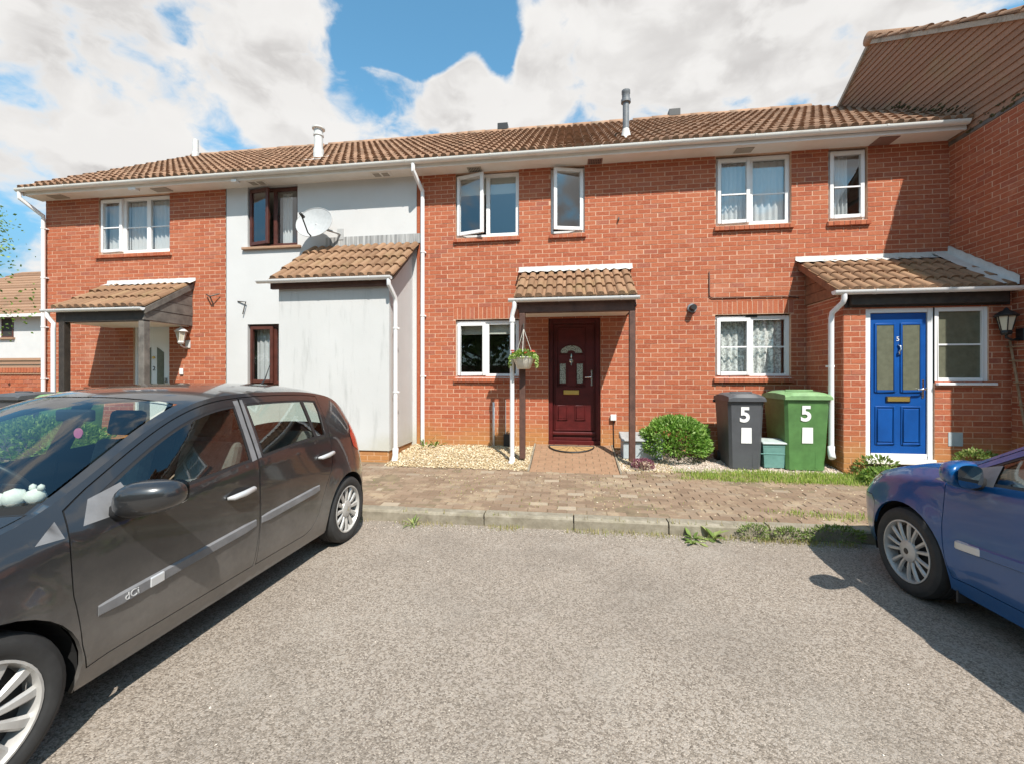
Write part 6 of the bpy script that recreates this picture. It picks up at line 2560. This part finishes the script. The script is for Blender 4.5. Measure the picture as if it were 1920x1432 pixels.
for i in range(16):
    a = rr.uniform(0, 2 * pi)
    p = Vector((cx_ + cos(a) * .12 + (.03 if i % 2 else -.05), cy_ + sin(a) * .12, cz_ + rr.uniform(.06, .12)))
    fl = MB()
    for k in range(5):
        b_ = 2 * pi * k / 5
        leaf_quads(fl, p, Vector((cos(b_), sin(b_) - .5, .45)), .030, rr, .9)
    fl.obj('flower', 'petal_red' if i % 3 else 'petal_pink', hb)

# trellis on the side wall
tr = thing('trellis', 'wooden fan trellis leaning on the brick side wall below lantern', 'trellis', (5.6, -1.4, .28))
foot = Vector((5.60, -1.42, .28))
for k, dy in enumerate((.46, .24, .0, -.24, -.46)):
    MB().tube([foot + Vector((0, dy * .12, 0)), (5.70, -1.42 + dy, 2.0)], .014, 6).obj('upright', 'wood_trellis', tr)
for z in (.9, 1.18, 1.46, 1.74, 1.92):
    f = (z - .28) / 1.72
    x = 5.60 + .10 * f
    MB().tube([(x - .018, -1.42 + .46 * f + .04, z), (x - .018, -1.42 - .46 * f - .04, z)], .010, 6).obj('cross_bar', 'wood_trellis', tr)


# ------------------------------------------------------------------ surroundings
def garden_wall():
    w = thing('garden_wall', 'red brick garden wall with brick coping beside the end house', 'wall', (-12.2, .1, .25))
    pl = Plane('y', .05)
    b = MB().box(-14.0, XA - .03, .055, .26, .1, 1.62).obj('core', 'mortar', w)
    lay_bricks(b, pl, -14.0, XA - .035, .12, 1.60, [], 180, seed=15)
    for i in range(24):
        MB().box(-12.5 + i * .077, -12.5 + i * .077 + .067, .02, .30, 1.622, 1.725).obj('coping_brick', 'brick', w)
    MB().box(-14.0, XA - .035, .03, .28, 1.590, 1.6215).obj('coping_course', 'ridge_tile', w)


garden_wall()


def far_house():
    h = thing('far_house', 'distant white house with brown tiled hipped roof beyond the garden wall', 'house', (-31, 13, .3))
    # local frame turned a little
    x0, x1, y0, y1 = -40.0, -27.6, 12.6, 21.0
    MB().box(x0, x1, y0, y1, 0.2, 5.0).obj('wall', 'render_white', h)
    ze, zr = 4.98, 8.6
    o = .4
    def slope(name, pts):
        m_ = MB()
        rows = 16
        (a, b, c, d) = [Vector(p) for p in pts]      # a-b eaves, d-c top
        for i in range(rows):
            f0, f1 = i / rows, (i + 1) / rows
            p0, p1 = a.lerp(d, f0), b.lerp(c, f0)
            q0, q1 = a.lerp(d, f1), b.lerp(c, f1)
            up = Vector((0, 0, .07))
            m_.add([p0 + up, p1 + up, q1, q0, p0, p1], [(0, 1, 2, 3), (4, 5, 1, 0)])
        return m_.obj(name, 'roof_tile', h)
    ym = (y0 + y1) / 2
    slope('roof', [(x0 - o, y0 - o, ze), (x1 + o, y0 - o, ze), (x1 - 3.5, ym, zr), (x0 + 3.5, ym, zr)])
    slope('roof_hip', [(x1 + o, y0 - o, ze), (x1 + o, y1 + o, ze), (x1 - 3.5, ym, zr), (x1 - 3.5, ym, zr)])
    MB().tube([(x1 + o, y0 - o, ze + .05), (x1 - 3.5, ym, zr + .05)], .13, 8).obj('hip_tiles', 'ridge_tile', h)
    MB().box(x0 - o, x1 + o, y0 - o - .12, y0 - o, ze - .16, ze).obj('gutter', 'gutter_white', h)
    for (a, b, c, d) in ((-31.55, -30.75, 3.75, 4.85),):
        w_ = MB()
        ring(w_, a, b, c, d, .07, y0 - .03, y0 + .02)
        wo = w_.obj('window', 'rosewood', h)
        MB().quad((a + .05, y0 - .008, c + .05), (b - .05, y0 - .008, c + .05), (b - .05, y0 - .008, d - .05), (a + .05, y0 - .008, d - .05)).obj('pane', 'slot_dark', wo)
        MB().box(a - .1, b + .1, y0 - .12, y0, c - .1, c).obj('sill', 'ridge_tile', wo)
    m_ = MB()
    for i in range(4):
        f0, f1 = i / 4, (i + 1) / 4
        m_.add([(x0, y0 - 1.5 * (1 - f0), 1.70 + .9 * f0 + .07), (x1, y0 - 1.5 * (1 - f0), 1.70 + .9 * f0 + .07), (x1, y0 - 1.5 * (1 - f1), 1.70 + .9 * f1), (x0, y0 - 1.5 * (1 - f1), 1.70 + .9 * f1)], [(0, 1, 2, 3)])
    m_.obj('lean_to_roof', 'roof_tile', h)
    f = MB().lathe([(.16, -.6), (.16, .2), (.2, .25), (.2, .4), (.0, .45)], (-29.2, 14.3, 6.95), 12).obj('roof_flue', 'flue_white', h)


far_house()


def tree_parts(seed, R, H, trunk, n_leaf, size):
    rr = random.Random(seed)
    tk = MB()
    tk.tube([(0, 0, -.1), (.05, .03, H * .2), (-.04, .05, H * .42), (.03, -.02, H * .7)], [trunk, trunk * .8, trunk * .6, trunk * .25], 9)
    tips = []
    for k in range(15):
        a = 2.4 * k + rr.uniform(-.3, .3)
        zb = H * rr.uniform(.25, .62)
        b = Vector((0, 0, zb))
        e = Vector((cos(a) * R * rr.uniform(.45, .85), sin(a) * R * rr.uniform(.45, .85), zb + R * rr.uniform(.25, .95)))
        m_ = b.lerp(e, .5) + Vector((0, 0, -.08 * R))
        tk.tube([b, m_, e], [trunk * .35, trunk * .2, trunk * .06], 6)
        tips += [e, m_.lerp(e, .5)]
    lf = MB()
    clumps = []
    for k in range(60):
        d = Vector((rr.gauss(0, 1), rr.gauss(0, 1), rr.gauss(0, .9))).normalized()
        f = rr.uniform(.45, 1.0)
        clumps.append((Vector((d.x * R * f, d.y * R * f, H * .62 + d.z * H * .36 * f)), R * rr.uniform(.16, .30)))
    for t in tips:
        clumps.append((t, R * .24))
    for i in range(n_leaf):
        c, r = clumps[rr.randrange(len(clumps))]
        d = Vector((rr.gauss(0, 1), rr.gauss(0, 1), rr.gauss(0, .7)))
        p = c + d * r * .55
        leaf_quads(lf, p, d.normalized() + Vector((rr.gauss(0, .6), rr.gauss(0, .6), -.2)), size, rr, .7)
    return tk, lf


tk, lf = tree_parts(3, 3.4, 8.0, .22, 7000, .30)
tm, lm = tk.mesh('trunk', 'bark', True), lf.mesh('crown', 'tree_leaf')
for i in range(11):
    x, y, s, rz = -27 + 5.2 * i, -23 - 2.5 * (i % 2), 1.0 + .12 * ((i * 7) % 3), 1.3 * i
    t = thing('tree', 'dark leafy tree in the row across the road, reflected in windows', 'tree', (x, y, 0), 'trees across the road', local=True, rotz=rz)
    t.scale = (s, s, s)
    link('trunk', tm, t)
    link('crown', lm, t)
hg = MB()
rr = random.Random(77)
for i in range(5200):
    d_ = Vector((rr.uniform(-7, 7), rr.gauss(0, .55), rr.uniform(.05, 3.0) ** .9))
    leaf_quads(hg, d_, Vector((rr.gauss(0, .6), rr.gauss(.8, .6), rr.gauss(.2, .6))), .26, rr, .7)
hgm = hg.mesh('foliage', 'tree_leaf')
for i in range(4):
    t = thing('hedge', 'tall dark hedge under the trees across the road', 'hedge', (-22 + 14 * i, -21, 0), 'hedge across the road', local=True)
    link('foliage', hgm, t)
    MB().box(-6.9, 6.9, -.45, .45, 0, 2.3).obj('stems', 'bark', t)
tk, lf = tree_parts(9, 1.7, 5.4, .12, 1600, .07)
rr = random.Random(5)
for i in range(420):
    c = Vector((1.95, -.1, 4.30)) if i < 250 else Vector((1.85, 0, 3.95))
    leaf_quads(lf, c + Vector((rr.gauss(0, .22), rr.gauss(0, .2), rr.gauss(0, .13))), Vector((rr.gauss(.4, .6), rr.gauss(0, .6), rr.gauss(0, .6))), .06, rr, .6)
tk.tube([(.1, 0, 2.6), (.9, -.05, 3.6), (1.9, -.1, 4.3), (2.25, -.1, 4.4)], [.05, .035, .012, .005], 6)
tk.tube([(.9, -.05, 3.6), (1.5, 0, 3.8), (2.1, 0, 3.95)], [.03, .015, .005], 6)
t = thing('tree', 'slender tree with light leaves reaching in beside the end house', 'tree', (-12.95, -.6, .22), local=True)
tk.obj('trunk', 'bark', t, smooth=True)
lf.obj('crown', 'hedge_leaf', t)

# small things in the grey car
tq = thing('soft_toy', 'plain white soft toy lying on the grey car dashboard', 'toy', (-2.42, -5.86, .96))
mb = MB()
for (dx, dy, dz, r) in ((0, 0, .03, .045), (.06, .035, .03, .038), (-.05, -.02, .022, .035)):
    mb.lathe([(0.0, -r), (r * .6, -r * .8), (r, 0), (r * .7, r * .75), (0, r)], (-2.42 + dx, -5.86 + dy, .965 + dz), 14)
mb.obj('body', 'plush_white', tq, smooth=True)
for s in (-1, 1):
    MB().lathe([(0.0, -.016), (.014, -.006), (.012, .01), (0, .018)], (-2.36 + s * .022, -5.82, 1.035), 10).obj('ear', 'plush_white', tq, smooth=True)
tag(MB().lathe([(0.0, -.003), (.03, -.003), (.03, .003), (0, .003)], (-2.87, -5.27, 1.20), 20, 'y').obj('hanging_ornament', 'pink_card', None), 'round pink ornament hanging from the grey car mirror', 'ornament')
